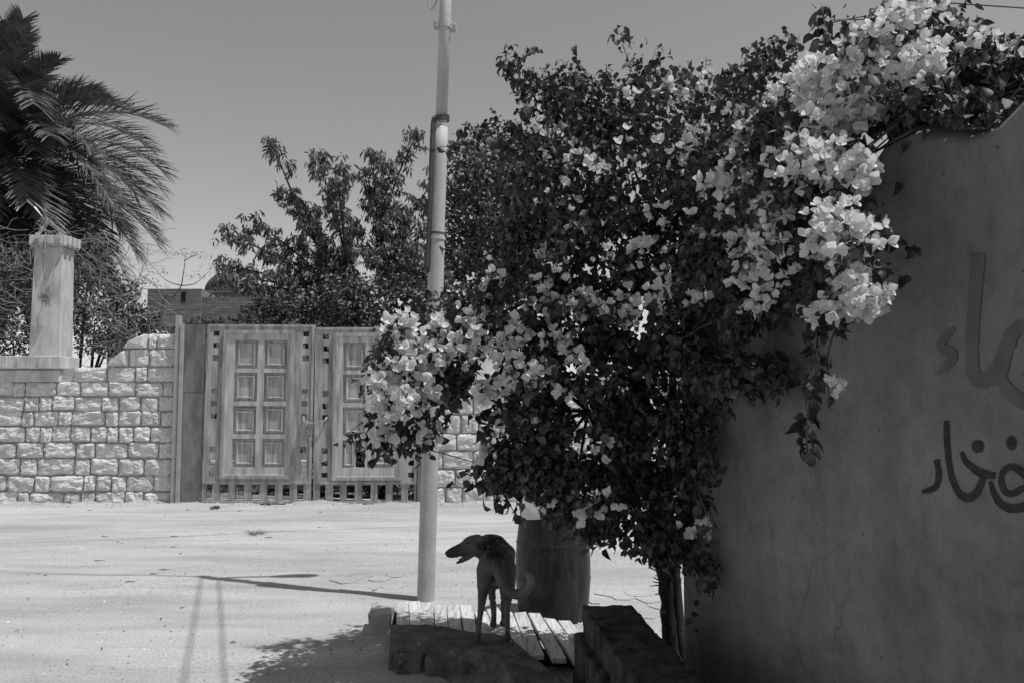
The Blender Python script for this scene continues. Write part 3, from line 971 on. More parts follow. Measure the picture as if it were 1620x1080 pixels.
# plank deck
dk = empty("plank_deck",(-0.2,4.6,0))
tag(dk,"small deck of pale wooden planks laid over the gutter by the lamp pole","deck")
A=ground(626,950,0.11); B=ground(902,977,0.11)
pd=(ground(871,1045,0.11)-ground(832,971,0.11)).normalized()
pn=Vector((0,0,1)).cross(pd)
npl=13
across=(B-A)
rp=random.Random(5)
for i in range(npl):
    u=(i+0.5)/npl
    c0=A+across*u
    wd=abs(across.dot(pn))/npl*0.5*0.93
    ln=0.90+rp.uniform(-.06,.06); st=rp.uniform(-.05,.05)
    zt=0.112+rp.uniform(-.010,.008)
    yaw=rp.uniform(-.03,.03)
    d=(Matrix.Rotation(yaw,3,'Z') @ pd); w=Vector((0,0,1)).cross(d)
    tw=rp.uniform(-.006,.006)
    a=c0+d*st; b=c0+d*(ln+st)
    vs=[]
    for z in (zt-0.028,zt):
        for (p,s) in ((a,-1),(a,1),(b,1),(b,-1)):
            q=p+w*(wd*s); vs.append((q.x,q.y,z+tw*s))
    mb=MB(); mb.hexa(vs)
    mb.build("plank",M['plank'],dk,bevel=0.005)
for f in (0.12,0.62):                          # bearers under the planks
    a=A+pd*f; b=B+pd*f
    mb=MB(); mb.tube([(a.x,a.y,0.038),(b.x,b.y,0.038)],0.046,n=4)
    mb.build("bearer",M['low_stone'],dk)

# earth step with rubble face
es = empty("earth_step",(-0.2,4.2,0))
tag(es,"worn earth and concrete step in shade under the dog","step")
ZT=0.135
far=[(618,984),(680,988),(750,996),(800,1003),(822,1018),(850,1042),(880,1062),(930,1100)]
near=[(618,1012),(680,1018),(740,1026),(785,1040),(808,1070),(830,1110),(860,1150),(930,1210)]
def step_mesh():
    n=56; m=20; V=[];F=[]
    fa=spline([ground(*p,ZT) for p in far],n); ne=spline([ground(*p,ZT) for p in near],n)
    for i in range(n):
        for j in range(m+1):
            p=fa[i].lerp(ne[i],j/m)
            u=i/(n-1)
            slope=-0.05*max(0,(u-0.55)/0.45)*(j/m)
            z=ZT+slope+0.012*noise.noise(Vector((p.x*6,p.y*6,2)))+0.008*noise.noise(Vector((p.x*19,p.y*19,5)))-(0.012 if j in (0,m) else 0)
            V.append((p.x,p.y,z))
        # down the near face to the ground
        p=ne[i]; q=p-Vector((0,0.05*(1+1.6*noise.noise(p*9)),0)); f=max(0,min(1,(i/(n-1)-.12)/.2))
        V.append((q.x,q.y-.04*f,0.06)); V.append((q.x,q.y-0.04-(.22+.1*noise.noise(p*7))*f,-0.03))
        p=fa[i]; V.append((p.x,p.y+0.01,-0.03))
    k=m+4
    for i in range(n-1):
        for j in range(m+2):
            F.append((i*k+j,i*k+j+1,(i+1)*k+j+1,(i+1)*k+j))
        F.append((i*k+m+3,i*k,(i+1)*k,(i+1)*k+m+3))
    F.append(tuple(list(range(m+3))+[m+3])[::-1])
    me=bpy.data.meshes.new("slab"); me.from_pydata(V,[],F)
    bm=bmesh.new(); bm.from_mesh(me); bmesh.ops.recalc_face_normals(bm,faces=bm.faces); bm.to_mesh(me); bm.free()
    me.polygons.foreach_set("use_smooth",[len(p.vertices)==4 for p in me.polygons])
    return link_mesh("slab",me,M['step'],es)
step_mesh()
for (pxa,pxb,py) in ((626,668,1020),(676,722,1024),(730,772,1032)):
    a=ground(pxa,py,ZT); b=ground(pxb,py,ZT)
    rough_block(a.x,b.x,a.y-0.045,a.y+0.06,-0.03,0.09,0.022,"rubble_block",M['step'],es)
# sloping earth in front (dark soil in the shade of the bush)
mbk = empty("concrete_block",tuple(ground(600,985)))
tag(mbk,"small worn concrete block on the sand beside the plank deck","block")
a=ground(581,1003); b=ground(617,1003)
rough_block(a.x,b.x,a.y,a.y+0.22,-0.02,0.135,0.012,"block",M['concrete'],mbk)
# fallen leaves and twigs near the step
def litter():
    n=70; pos=[];
    while len(pos)<n:
        x=random.uniform(-1.3,0.2); y=random.uniform(3.3,4.6)
        h=ground_h(x,y)
        if x>-0.75 and y>3.9: h=ZT+0.012
        pos.append((x,y,h+0.008))
    pos=np.array(pos); k=len(pos)
    an=RNG.uniform(0,6.28,k); tip=np.stack([np.cos(an),np.sin(an),RNG.normal(0,.2,k)],-1)
    nr=np.tile([0,0,1.],(k,1))+RNG.normal(0,.35,(k,3))
    R=frames(tip,nr,RNG.uniform(.010,.024,k))
    return R,pos
# ================================================================== drum
dc=Vector((ground(876,978).x,5.46,0))
dr=empty("drum",tuple(dc)); tag(dr,"dark scratched drum standing behind the plank deck under the bush","drum")
H=at(876,806,5.46).z; Rd=0.252
prof=[]
for k in range(61):
    u=k/60; r=Rd*(0.80+0.20*math.sin(math.pi*min(1,(0.14+u*0.80)))**0.8)
    for ring in (0.36,0.70):
        r+=0.004*math.exp(-((u-ring)/0.016)**2)
    prof.append((r,u*H))
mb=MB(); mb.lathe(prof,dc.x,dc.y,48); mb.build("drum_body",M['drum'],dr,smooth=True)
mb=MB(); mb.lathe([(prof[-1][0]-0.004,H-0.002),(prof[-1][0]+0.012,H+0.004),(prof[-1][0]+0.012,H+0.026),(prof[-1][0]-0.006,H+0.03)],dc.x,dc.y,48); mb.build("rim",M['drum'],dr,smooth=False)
cb=empty("cardboard",tuple(at(842,815,5.33))); tag(cb,"torn pale cardboard piece leaning on the rim of the dark drum","cardboard")
mb=MB(); q=[at(824,822,5.24),at(857,821,5.24),at(853,797,5.27),at(838,786,5.29),at(826,795,5.27)]
for p in q: pass
vs=[tuple(p) for p in q]+[(p.x,p.y+0.008,p.z) for p in q]
mb.add(vs,[(0,1,2,3,4),(9,8,7,6,5)]+[((k+1)%5,k,5+k,5+(k+1)%5) for k in range(5)])
mb.build("sheet",M['paper'],cb)

# ================================================================== street lamp
LB=ground(673,948)
sl=empty("street_lamp",tuple(LB)); tag(sl,"grey painted street lamp pole at the plank deck with cable strapped to it","street lamp")
Yl=LB.y
def lp(px,py): return at(px,py,Yl)
c_low=[Vector((LB.x,LB.y,-0.05)),lp(673.5,948),lp(683,640),lp(691.5,378),lp(697.5,198)]
pk=FPX/Yl
mb=MB(); mb.tube(spline(c_low,14),[13.6/pk]*6+[12.6/pk]*4+[11.6/pk]*4,n=24); mb.build("lower_tube",M['pole'],sl,smooth=True)
top_dir=(lp(705.5,0)-lp(698.5,198)).normalized()
z_top=5.2
ptop=lp(698.5,198)+top_dir*((z_top-lp(698.5,198).z)/top_dir.z)
mb=MB(); mb.tube([lp(697.6,204),ptop],9.6/pk,n=20); mb.build("upper_tube",M['pole'],sl,smooth=True)
mb=MB(); mb.tube([lp(697.6,200)-top_dir*0.004,lp(697.6,200)+top_dir*0.012],11.9/pk,n=24); mb.build("joint_collar",M['pole'],sl)
def band(px,py,r,h,name="band",mat='pole'):
    c=lp(px,py); mb=MB(); mb.tube([c-top_dir*h/2,c+top_dir*h/2],r/pk,n=24); mb.build(name,M[mat],sl,smooth=False)
band(691.5,378,13.4,0.020); band(691.3,370,12.7,0.014,"band",'cable')
band(704,40,11.2,0.055,"clamp")
for sx in (-1,1):
    c=lp(704+sx*13,40+ (0 if sx<0 else 4)); mb=MB(); mb.box(c.x-0.022,c.x+0.022,c.y-0.03,c.y+0.03,c.z-0.026,c.z+0.026); mb.build("clamp_ear",M['pole'],sl,bevel=0.004)
    mb=MB(); mb.tube([c+Vector((sx*0.012,-0.045,0)),c+Vector((sx*0.012,0.045,0))],0.009,n=6); mb.build("bolt",M['chain'],sl)
# wrapped cable and conduit on the left side
for dz in (0,4,8):
    pts=[]
    for k in range(15):
        a=math.pi*2*k/14
        c=lp(697,194-dz*0.8)
        pts.append(c+Vector((0.062*math.cos(a),0.062*math.sin(a),0.012*math.cos(a)+0.006)))
    mb=MB(); mb.tube(pts,0.007,n=6); mb.build("cable_wrap",M['cable'],sl,smooth=True)
cpts=[lp(690,190)+Vector((0,-0.045,0)),lp(685.5,202)+Vector((0,-0.05,0)),lp(682,290)+Vector((0,-0.045,0)),lp(678.5,380)+Vector((0,-0.04,0)),lp(676,432)+Vector((0,-0.04,0))]
mb=MB(); mb.tube(spline(cpts,14),0.0165,n=8); mb.build("conduit",M['cable'],sl,smooth=True)
lpts=[lp(680,-40),lp(677.5,2),lp(679,13),lp(683,15),lp(688,8),lp(693,-10),lp(698,-40)]
mb=MB(); mb.tube(spline(lpts,18),0.006,n=6); mb.build("loop_cable",M['metal_post'],sl,smooth=True)
# arm and lamp head (above the frame; their shadow lies on the sand)
def shadow_src(px,py,z):
    g=ground(px,py); k=z/SUN.z
    return g+SUN*k
arm0=ptop-top_dir*0.34
lam=shadow_src(482,908,5.0)
mid=arm0.lerp(lam,0.5)+Vector((0,0,0.05))
mb=MB(); mb.tube(spline([arm0,mid,lam],8),0.024,n=10); mb.build("lamp_arm",M['pole'],sl,smooth=True)
d=(lam-mid).normalized()
mb=MB(); prf=[0.03,0.06,0.075,0.085,0.08,0.05]
mb.tube([lam-d*0.28+d*(0.075*i) for i in range(6)],prf,n=12); mb.build("lamp_head",M['pole'],sl,smooth=True)
# overhead cables
def cable(name,a,b,sag,r,label,n=24,rise=0.0):
    a=Vector(a); b=Vector(b)
    b=b+Vector((0,0,rise)); pts=[a.lerp(b,i/(n-1))-Vector((0,0,sag*4*(i/(n-1))*(1-i/(n-1)))) for i in range(n)]
    mb=MB(); mb.tube(pts,r,n=6)
    o=mb.build(name,M['cable'],None,smooth=True); tag(o,label,"cable","overhead cables")
    return o
def along(px0,py0,px1,py1,z): 
    return (ground(px1,py1)-ground(px0,py0)).normalized()
cable("overhead_cable",ptop,ptop+along(300,920,258,1080,0)*22,0.12,0.007,"overhead cable from the lamp pole top crossing above the viewer")
cable("overhead_cable",ptop-top_dir*0.45,ptop-top_dir*0.45+along(345,925,348,1080,0)*22,0.10,0.007,"second overhead cable from just below the lamp pole top")
cable("overhead_cable",ptop,ptop+along(300,920,0,911.5,0)*26,0.1,0.008,"overhead cable leaving the lamp pole along the street",rise=3.4)
cable("overhead_cable",ptop-top_dir*0.12,ptop-top_dir*0.12+along(300,923,0,916.5,0)*26,0.1,0.008,"lower overhead cable leaving the lamp pole along the street",rise=3.6)
wa=at(1380,-3,9.0); wb=at(1620,13,9.5)
cable("overhead_cable",wa-(wb-wa)*4,wb+(wb-wa)*4,0.0,0.010,"thin wire in the sky above the white flowers")

# ================================================================== foliage templates
LEAF_V=[(0,0,0),(0,.5,.03),(0,1,-.14),(-.30,.14,.10),(-.38,.42,.10),(-.20,.76,.0),(.30,.14,.10),(.38,.42,.10),(.20,.76,.0)]
LEAF_F=[(0,1,4,3),(1,2,5,4),(0,6,7,1),(1,7,8,2)]
def flower_template(seed):
    V=[];F=[]; rnd=random.Random(seed)
    B0=[(0,0,0),(0,.55,-.12),(0,1.06,.02),(-.29,.16,.05),(-.46,.52,.08),(-.26,.87,.10),(.29,.16,.05),(.46,.52,.08),(.26,.87,.10)]
    for k in range(3):
        a=2*math.pi*k/3
        til=math.radians(rnd.uniform(18,62)); B=[(x+rnd.uniform(-.05,.05),y+rnd.uniform(-.05,.05)*(y>0),z+rnd.uniform(-.07,.07)*(y>0)) for (x,y,z) in B0]; a+=rnd.uniform(-.35,.35)
        ca,sa=math.cos(a),math.sin(a)
        b=len(V)
        for (x,y,z) in B:
            y2=y*math.cos(til)-z*math.sin(til); z2=y*math.sin(til)+z*math.cos(til)
            V.append((ca*x-sa*y2, sa*x+ca*y2, z2))
        F+= [tuple(i+b for i in f) for f in LEAF_F]
    # small tube flowers in the middle
    for k in range(3):
        a=2*math.pi*(k+.5)/3; b=len(V)
        x=.06*math.cos(a); y=.06*math.sin(a)
        V+=[(x-.03,y,0),(x+.03,y,0),(x*2.2+.06,y*2.2,.62),(x*2.2-.06,y*2.2,.62)]
        F+=[(b,b+1,b+2,b+3)]
    return V,F
FLOW=[flower_template(k) for k in range(6)]
NARROW_V=[(0,0,0),(0,.5,.05),(0,1,-.10),(-.09,.2,.0),(-.13,.5,.0),(-.06,.8,-.04),(.09,.2,.0),(.13,.5,.0),(.06,.8,-.04)]

def ellipsoid_pts(c, r, n, shell=0.5):
    d=norm(RNG.normal(size=(n,3)))
    k=(shell+(1-shell)*RNG.random(n))[:,None]
    return np.array(c)+d*k*np.array(r), d

# ================================================================== bougainvillea
bv=empty("bougainvillea",(ground(1050,1000).x,4.45,0)); bv.location=(0.86,4.45,0)
tag(bv,"large flowering bush with white blossoms spilling over the mud wall","bush")
def px_r(r,Y): return r/FPX*Y
def nearer(px,Y):                                      # the crown leans out along the mud wall
    u=min(1,max(0,(px-1000)/250)); return Y*(1-0.18*u*u*(3-2*u))
BL=[ # px, py, rx, ry, depth, rdepth, leaves
 (885,205,75,66,4.25,.45,360),(950,185,85,60,4.25,.45,400),(1030,180,90,58,4.15,.45,400),(1110,190,80,70,4.0,.45,360),
 (845,285,48,66,4.4,.45,280),(890,300,110,90,4.2,.55,680),(1000,290,110,90,4.1,.55,680),(1100,300,90,80,3.9,.5,480),
 (1180,260,80,80,3.7,.4,360),(825,390,42,56,4.4,.4,240),(880,400,80,80,4.2,.5,560),(960,400,110,90,4.1,.55,680),(1070,400,90,80,3.9,.5,480),
 (1150,420,70,70,3.7,.4,340),(772,480,36,36,4.4,.3,130),(820,490,80,60,4.2,.45,400),(910,510,100,70,4.1,.5,520),(1010,510,100,70,4.0,.5,520),
 (1095,520,70,60,3.8,.4,300),(1160,500,45,35,3.6,.25,170),(1185,590,48,30,3.6,.2,170),(1120,585,60,45,3.7,.3,260),
 (870,590,80,60,4.15,.45,420),(960,600,100,80,4.1,.5,560),(1050,610,80,80,4.0,.5,460),(850,670,70,60,4.1,.4,360),(940,690,90,80,4.1,.45,520),
 (1030,700,80,80,4.15,.45,460),(1090,690,40,70,4.0,.3,200),(812,690,36,42,4.1,.3,150),(805,745,40,30,4.1,.25,150),(852,742,52,42,4.1,.35,230),(930,770,80,50,4.1,.4,360),
 (1020,790,70,60,4.15,.4,340),(1080,790,40,70,4.1,.3,220),(895,800,42,24,4.1,.3,120),(960,825,60,28,4.1,.3,170),(1040,850,50,40,4.2,.3,180),(1090,850,34,50,4.1,.2,120),(1110,905,22,28,4.0,.15,60),
 (700,500,50,40,4.3,.3,100),(650,545,60,45,4.2,.3,110),(610,590,38,45,4.15,.25,60),(650,610,55,50,4.2,.25,90),(625,660,45,45,4.2,.2,70),(660,680,35,30,4.2,.2,80),
 (720,560,45,45,4.2,.3,90),(715,600,26,34,4.2,.15,110),(600,700,30,18,4.15,.12,36),
 (1200,140,60,55,3.8,.35,200),(1260,175,70,60,3.55,.35,200),(1330,150,80,60,3.45,.3,190),(1400,130,80,66,3.35,.3,180),(1470,120,60,50,3.2,.3,190),
 (1520,140,55,45,3.0,.25,240),(1580,130,60,50,2.9,.25,240),(1460,170,70,30,3.05,.2,200),(1530,180,50,25,2.85,.15,110),(1610,110,50,40,2.8,.2,140),(1615,180,22,26,2.75,.1,36),
 (1270,240,80,60,3.3,.3,240),(1230,320,70,60,3.4,.3,240),(1320,300,60,60,3.0,.2,110),(1250,400,60,60,3.4,.25,170),(1330,400,55,80,2.85,.15,110),(1300,480,30,40,2.85,.1,40),
 (1200,450,55,45,3.5,.25,160),
 (1440,178,40,22,2.86,.14,110),(1490,188,50,24,2.78,.16,150),(1535,196,36,20,2.70,.14,90),
 (1385,75,60,46,3.05,.16,60),(1310,115,50,34,3.2,.16,50),(1450,100,44,40,2.98,.14,50),(1300,262,56,40,3.05,.14,40),(1350,400,46,70,2.76,.10,46),
 # sprigs on top
 (820,105,26,36,4.3,.12,90),(850,140,34,32,4.3,.15,80),(900,130,40,30,4.3,.2,70),(1030,100,34,34,4.2,.15,60),(985,58,12,12,4.2,.05,7),(1050,130,50,30,4.2,.2,80),
 (1300,40,18,26,3.3,.06,12),(1375,20,26,26,3.2,.1,26),(1440,20,40,30,3.1,.15,60),(1210,90,26,24,3.7,.12,34),(1290,75,20,16,3.3,.08,14),(1500,50,26,24,3.0,.12,24),(1600,60,24,24,2.8,.1,20),(1555,75,26,20,2.9,.1,20),
 (745,215,22,16,4.35,.08,18),(790,210,30,28,4.4,.15,40),(720,235,14,8,4.35,.05,8),
]
LP=[];LDIR=[];LSZ=[]
def wall_ok(p):
    d=(p-np.array(P0))@np.array(WN); t=(p-np.array(P0))@np.array(WD)
    zt=np.array([wtop(max(0.0,min(6.4,x))) for x in t])
    inside=(d<0.05)&(d>-0.36)&(p[:,2]<zt+0.02)&(t>-0.05)
    return ~inside
CEN=[]
for (px,py,rx,ry,Y,rd,n) in BL:
    Y=nearer(px,Y); c=at(px,py,Y); r=(px_r(rx,Y),rd,px_r(ry,Y))
    CEN.append((c,n))
    n=int(n*2.9)
    p,d=ellipsoid_pts(c,r,n,0.58)
    p+=RNG.normal(0,0.02,p.shape)
    ok=wall_ok(p)&(p[:,2]>0.25)
    ok&=np.array([noise.noise(Vector(q)*4.3)+0.6*noise.noise(Vector(q)*9.5)>(-0.24 if py>540 else -0.12) for q in p])   # open clumps, so that sun falls through
    LP.append(p[ok]); LDIR.append(d[ok]); LSZ.append(np.where(RNG.random(ok.sum())<0.12,RNG.uniform(.050,.068,ok.sum()),RNG.uniform(.024,.048,ok.sum()))*(0.55+0.45*Y/4.1))
# hanging sprays: chains of leaves along thin stems
STEMS=MB(); FSTEM=[]
def spray(px_pts,Y0,Y1,nl,size,r=0.004,flowers=0):
    pts=[at(x,y,nearer(x,Y0+(Y1-Y0)*i/(len(px_pts)-1))) for i,(x,y) in enumerate(px_pts)]
    c=spline(pts,max(10,nl))
    STEMS.tube(c,[r*(1-0.6*i/(len(c)-1)) for i in range(len(c))],n=5)
    P=[];D=[];S=[]
    for i in range(nl):
        q=c[int((i+0.5)/nl*(len(c)-1))]
        a=random.uniform(0,6.28)
        P.append((q.x+0.012*math.cos(a),q.y+0.012*math.sin(a),q.z)); D.append((math.cos(a),math.sin(a),random.uniform(-.6,.3))); S.append(size*random.uniform(.65,1.2))
    if nl:
        LP.append(np.array(P)); LDIR.append(norm(np.array(D))); LSZ.append(np.array(S))
spray([(1300,470),(1290,540),(1288,600),(1278,660),(1276,715)],2.85,2.75,80,.044,.005)
spray([(1276,700),(1278,730),(1284,757)],2.75,2.75,0,.03,.004)
spray([(1350,280),(1385,285),(1415,290)],2.95,2.9,7,.05)
spray([(1330,500),(1310,560),(1312,640)],2.85,2.8,8,.045)
spray([(790,560),(786,600),(786,640),(783,650)],4.2,4.2,6,.05,.003)
spray([(1080,900),(1092,950),(1095,990),(1106,1005)],4.0,3.95,7,.045,.003)
spray([(1110,860),(1132,880),(1125,910)],4.0,3.95,8,.06,.003)
spray([(1110,640),(1120,700),(1125,760),(1128,800)],3.9,3.85,14,.05,.003)
spray([(985,70),(995,100),(1010,140)],4.2,4.2,3,.05,.003)
spray([(1300,10),(1305,60),(1290,110)],3.3,3.3,10,.06,.004)
spray([(1560,150),(1600,80),(1612,55)],2.9,2.8,8,.06,.004)
spray([(700,690),(665,690),(600,700)],4.2,4.15,10,.045,.004)
spray([(600,640),(575,665),(545,690)],4.15,4.15,0,.045,.004)
spray([(730,235),(700,232),(690,236)],4.35,4.35,6,.045,.003)
spray([(800,395),(740,396),(700,393)],4.4,4.3,9,.055,.004)
spray([(780,520),(690,505),(640,520)],4.3,4.2,14,.05,.004)
spray([(830,480),(760,510),(700,560),(640,620),(600,640)],4.3,4.15,16,.05,.008)
spray([(820,820),(800,790),(790,800),(810,800)],4.1,4.1,5,.05,.003)
spray([(860,770),(790,775),(745,760)],4.1,4.1,12,.075,.004)
spray([(880,640),(800,650),(765,655)],4.1,4.1,14,.07,.004)
spray([(1150,560),(1200,590),(1228,600)],3.6,3.55,12,.08,.004)
spray([(1170,510),(1210,505),(1245,488)],3.55,3.5,3,.05,.003)
for x,y in ((905,850),(935,870),(965,870),(990,855)):
    spray([(x+5,y-60),(x,y-20),(x-4,y)],4.1,4.1,5,.06,.003)
rs=random.Random(17)
for (x,y,dx,dy) in ((800,590,-40,30),(800,640,-50,20),(810,660,-60,40),(800,700,-50,50),(790,720,-45,40),(820,740,-60,30),(830,760,-50,45),(850,770,-40,50),
                    (770,540,-30,50),(760,560,-10,60),(730,580,-5,60),(700,600,10,60),(690,630,15,40),(900,800,-10,50),(940,820,0,50),(985,830,8,50),(1010,840,20,40),
                    (1130,560,40,50),(1160,570,45,40),(1190,580,36,35),(1120,600,30,60),(1110,700,24,70),(1105,780,26,60),(880,150,-50,-50),(930,140,-20,-60),(1010,140,20,-60),
                    (1100,150,20,-50),(1180,120,20,-60),(1250,120,10,-60),(840,240,-70,-20),(830,300,-60,10),(820,350,-60,20),(810,420,-60,10)):
    Yq=4.05 if x<1100 else 3.75
    if y<450: Yq=4.2
    spray([(x,y),(x+dx*.6+rs.gauss(0,4),y+dy*.35),(x+dx+rs.gauss(0,6),y+dy+rs.gauss(0,6))],Yq,Yq-.05,rs.randint(9,17),rs.uniform(.045,.066),.0028)
for _ in range(70):                                    # leafy shoots standing out of the crown
    (c,n)=CEN[random.randrange(len(CEN)-14)]
    a=random.uniform(0,6.28)
    d=Vector((math.cos(a),math.sin(a)*0.5-.15,random.uniform(-.3,.9))).normalized()
    L=random.uniform(.15,.29)
    p1=c+d*L*0.8; p2=p1+d*L*0.35+Vector((random.gauss(0,.04),0,-0.07))
    cc=spline([c,p1,p2],10)
    STEMS.tube(cc,[.0026*(1-.07*i) for i in range(10)],n=4)
    P=[];D=[];S=[]
    for i in range(3,10):
        for b in range(2):
            g=random.uniform(0,6.28)
            P.append(tuple(cc[i]+Vector((random.gauss(0,.01),random.gauss(0,.01),random.gauss(0,.01))))); D.append((math.cos(g),math.sin(g),random.uniform(-.3,.6))); S.append(random.uniform(.022,.046))
    LP.append(np.array(P)); LDIR.append(norm(np.array(D))); LSZ.append(np.array(S))
# twiggy interior
for _ in range(420):
    (c,n)=random.choice(CEN)
    e=random.choice(CEN)[0]
    if (e-c).length>0.55 or (e-c).length<0.02: continue
    k=c.lerp(e,.5)+Vector((random.gauss(0,.07),random.gauss(0,.07),random.gauss(0,.07)))
    STEMS.tube(spline([c+Vector((random.gauss(0,.05),random.gauss(0,.1),random.gauss(0,.05))),k,e],7),random.uniform(.0015,.0035),n=4)
o=STEMS.build("twigs",M['twig'],bv,smooth=True); o["kind"]="stuff"
# trunk and limbs
tb=MB()
base=Vector((0.875,4.42,-0.03))
tk=spline([base,at(1056,930,4.42),at(1052,880,4.40),at(1035,820,4.36),at(1020,720,4.3),at(1000,600,4.2)],44)
tb.tube(tk,[.052-.0007*i+random.uniform(-.004,.010) for i in range(44)],n=14)
tk2=spline([base+Vector((0.05,0.0,0)),at(1068,900,4.40),at(1078,800,4.4),at(1065,650,4.2),at(1060,480,4.0)],18)
tb.tube(tk2,[.036-.0012*i for i in range(18)],n=9)
tk3=spline([at(1052,890,4.4),at(1020,840,4.35),at(990,760,4.25),at(930,650,4.2)],12)
tb.tube(tk3,[.035-.0018*i for i in range(12)],n=8)
for k in range(34):
    q=random.choice(tk[2:16]); a=random.uniform(0,6.28)
    e=q+Vector((math.cos(a),math.sin(a),random.uniform(.0,.7)))*random.uniform(.05,.12)
    tb.tube([q,e],[.006,.002],n=4)
tb.v=[tuple(Vector(p)+Vector((noise.noise(Vector(p)*22),noise.noise(Vector(p)*22+Vector((5,0,0))),noise.noise(Vector(p)*22+Vector((0,5,0)))))*0.017) for p in tb.v]
tb.build("trunk",M['bark'],bv,smooth=True)
hubs=[tk[-1],tk2[-1],tk3[-1],tk[28],tk2[10]]
lb=MB()
for (c,n) in CEN:
    if n<100: continue
    h=min(hubs,key=lambda q:(q-c).length)
    k=h.lerp(c,.5)+Vector((random.gauss(0,.06),random.gauss(0,.06),random.gauss(0,.06)+.05))
    lb.tube(spline([h,k,c],9),[.0105-.0011*i for i in range(9)],n=6)
o=lb.build("limbs",M['bark'],bv,smooth=True); o["kind"]="stuff"

# blossoms
FC=[ # px,py,rx,ry,depth,number
 (1440,22,44,24,2.9,30),(1385,70,50,36,2.98,56),(1325,112,54,34,3.1,60),(1455,110,44,42,2.88,56),(1400,125,60,40,2.98,60),(1285,140,48,34,3.15,44),(1345,160,40,30,3.0,26),
 (1240,155,40,28,3.45,30),(1180,180,28,20,3.6,20),(1470,60,24,18,2.95,10),(1540,70,26,18,2.85,10),(1590,100,24,20,2.75,8),(1350,180,50,34,3.05,40),
 (1300,200,40,30,3.1,30),(1190,205,40,26,3.5,26),(1100,240,34,26,3.75,22),(1060,150,34,30,3.9,24),(1115,135,40,18,3.85,22),(1000,150,22,14,3.95,8),
 (1300,262,56,40,2.95,80),(1350,275,36,34,2.85,44),(1250,250,40,34,3.1,36),(1140,292,34,26,3.55,26),(1220,310,26,22,3.3,16),(1210,350,26,26,3.3,18),
 (1320,345,40,30,2.78,34),(1300,380,36,36,2.75,36),(1345,385,46,56,2.7,66),(1350,460,40,46,2.7,44),(1375,480,30,24,2.7,24),(1300,490,26,20,2.75,14),
 (1215,395,26,30,3.2,22),(1165,390,18,20,3.4,12),(1180,440,24,20,3.4,14),(1215,460,22,22,3.3,14),(1255,430,14,14,3.2,6),(1190,490,20,14,3.4,8),
 (930,270,36,30,3.75,14),(845,155,14,22,4.0,5),(850,190,12,14,4.0,4),(1040,340,20,26,3.6,10),(1020,390,30,30,3.6,14),(955,395,26,20,3.7,9),(1045,465,30,36,3.55,20),
 (1110,470,22,22,3.5,10),(985,490,36,28,3.65,22),(925,480,40,26,3.75,24),(860,470,30,28,3.85,14),(850,390,18,14,3.9,5),(780,440,34,30,4.05,20),(750,500,30,24,4.05,16),
 (745,540,34,28,3.98,26),(690,520,30,22,4.05,20),(640,520,36,26,4.0,40),(700,560,40,34,4.0,36),(660,570,40,34,3.98,44),(610,600,36,28,3.98,50),(640,630,40,34,3.98,44),
 (610,650,30,26,4.0,24),(680,620,30,30,4.02,26),(605,695,30,16,4.05,24),(670,690,26,20,4.05,12),(800,560,36,28,3.95,26),(850,590,36,24,3.85,24),(820,520,36,26,3.95,24),
 (880,540,32,20,3.8,16),(910,570,30,22,3.75,12),(770,620,24,22,4.0,12),(800,610,22,18,3.95,10),(770,710,16,24,4.0,7),(790,660,16,18,4.0,5),
 (870,790,20,16,3.85,4),(920,810,30,16,3.8,6),(900,780,12,10,3.85,2),(960,720,24,24,3.7,3),(1090,840,24,14,3.9,5),(1105,820,12,12,3.9,3),(980,790,30,20,3.75,5),(890,620,20,14,3.75,4),
 (1310,610,12,14,2.72,4),(1320,620,8,8,2.72,2),(1255,140,30,24,3.3,14),(1500,200,30,8,2.85,5),(1560,100,30,24,2.85,9),(1145,330,18,12,3.5,6),(910,250,40,40,3.75,6),(990,230,60,50,3.75,10),(880,330,50,40,3.8,8),(1080,260,60,60,3.6,12),(830,430,40,40,4.0,8),(1000,440,60,40,3.65,8),(900,420,50,40,3.8,6),(1120,350,50,40,3.5,9),(870,230,50,30,3.9,5),(1180,270,40,40,3.45,10),(1250,330,40,40,3.15,10),
]
FP=[];FD=[];FZ=[]
for (px,py,rx,ry,Y,n) in FC:
    Y=nearer(px,Y); c=at(px,py,Y); r=(px_r(rx,Y),0.10,px_r(ry,Y))
    p,d=ellipsoid_pts(c,(r[0]*1.08,0.13,r[2]*1.08),max(2,int(n*(0.75 if (px<1130 and py<450) else 1.15 if px<720 else 1.4))),0.15)
    ok=wall_ok(p)
    FP.append(p[ok]); FD.append(d[ok]); FZ.append(np.full(ok.sum(),0.45+0.55*Y/4.0))
FP=np.concatenate(FP); FD=np.concatenate(FD); FZ=np.concatenate(FZ)
LPa=np.concatenate(LP); LDa=np.concatenate(LDIR); LSa=np.concatenate(LSZ)
CAMP=np.array((0,0,CAMZ))
def vis_order(P,S):                                    # apparent size, and only the side towards the street
    d=np.linalg.norm(P-CAMP,axis=1)
    return np.argsort(-(S/d))
def leaf_R(D,S,droop=0.75):
    n=len(D)
    tip=D*0.55+np.array([0,0,-droop])+RNG.normal(0,.6,(n,3))
    nr=D*0.6+np.array([0,0,0.55])+RNG.normal(0,.75,(n,3))
    R=frames(tip,nr,S)
    R[:,:,0]*=RNG.uniform(.75,1.2,n)[:,None]
    R[:,:,2]*=RNG.uniform(.4,3.2,n)[:,None]
    return R
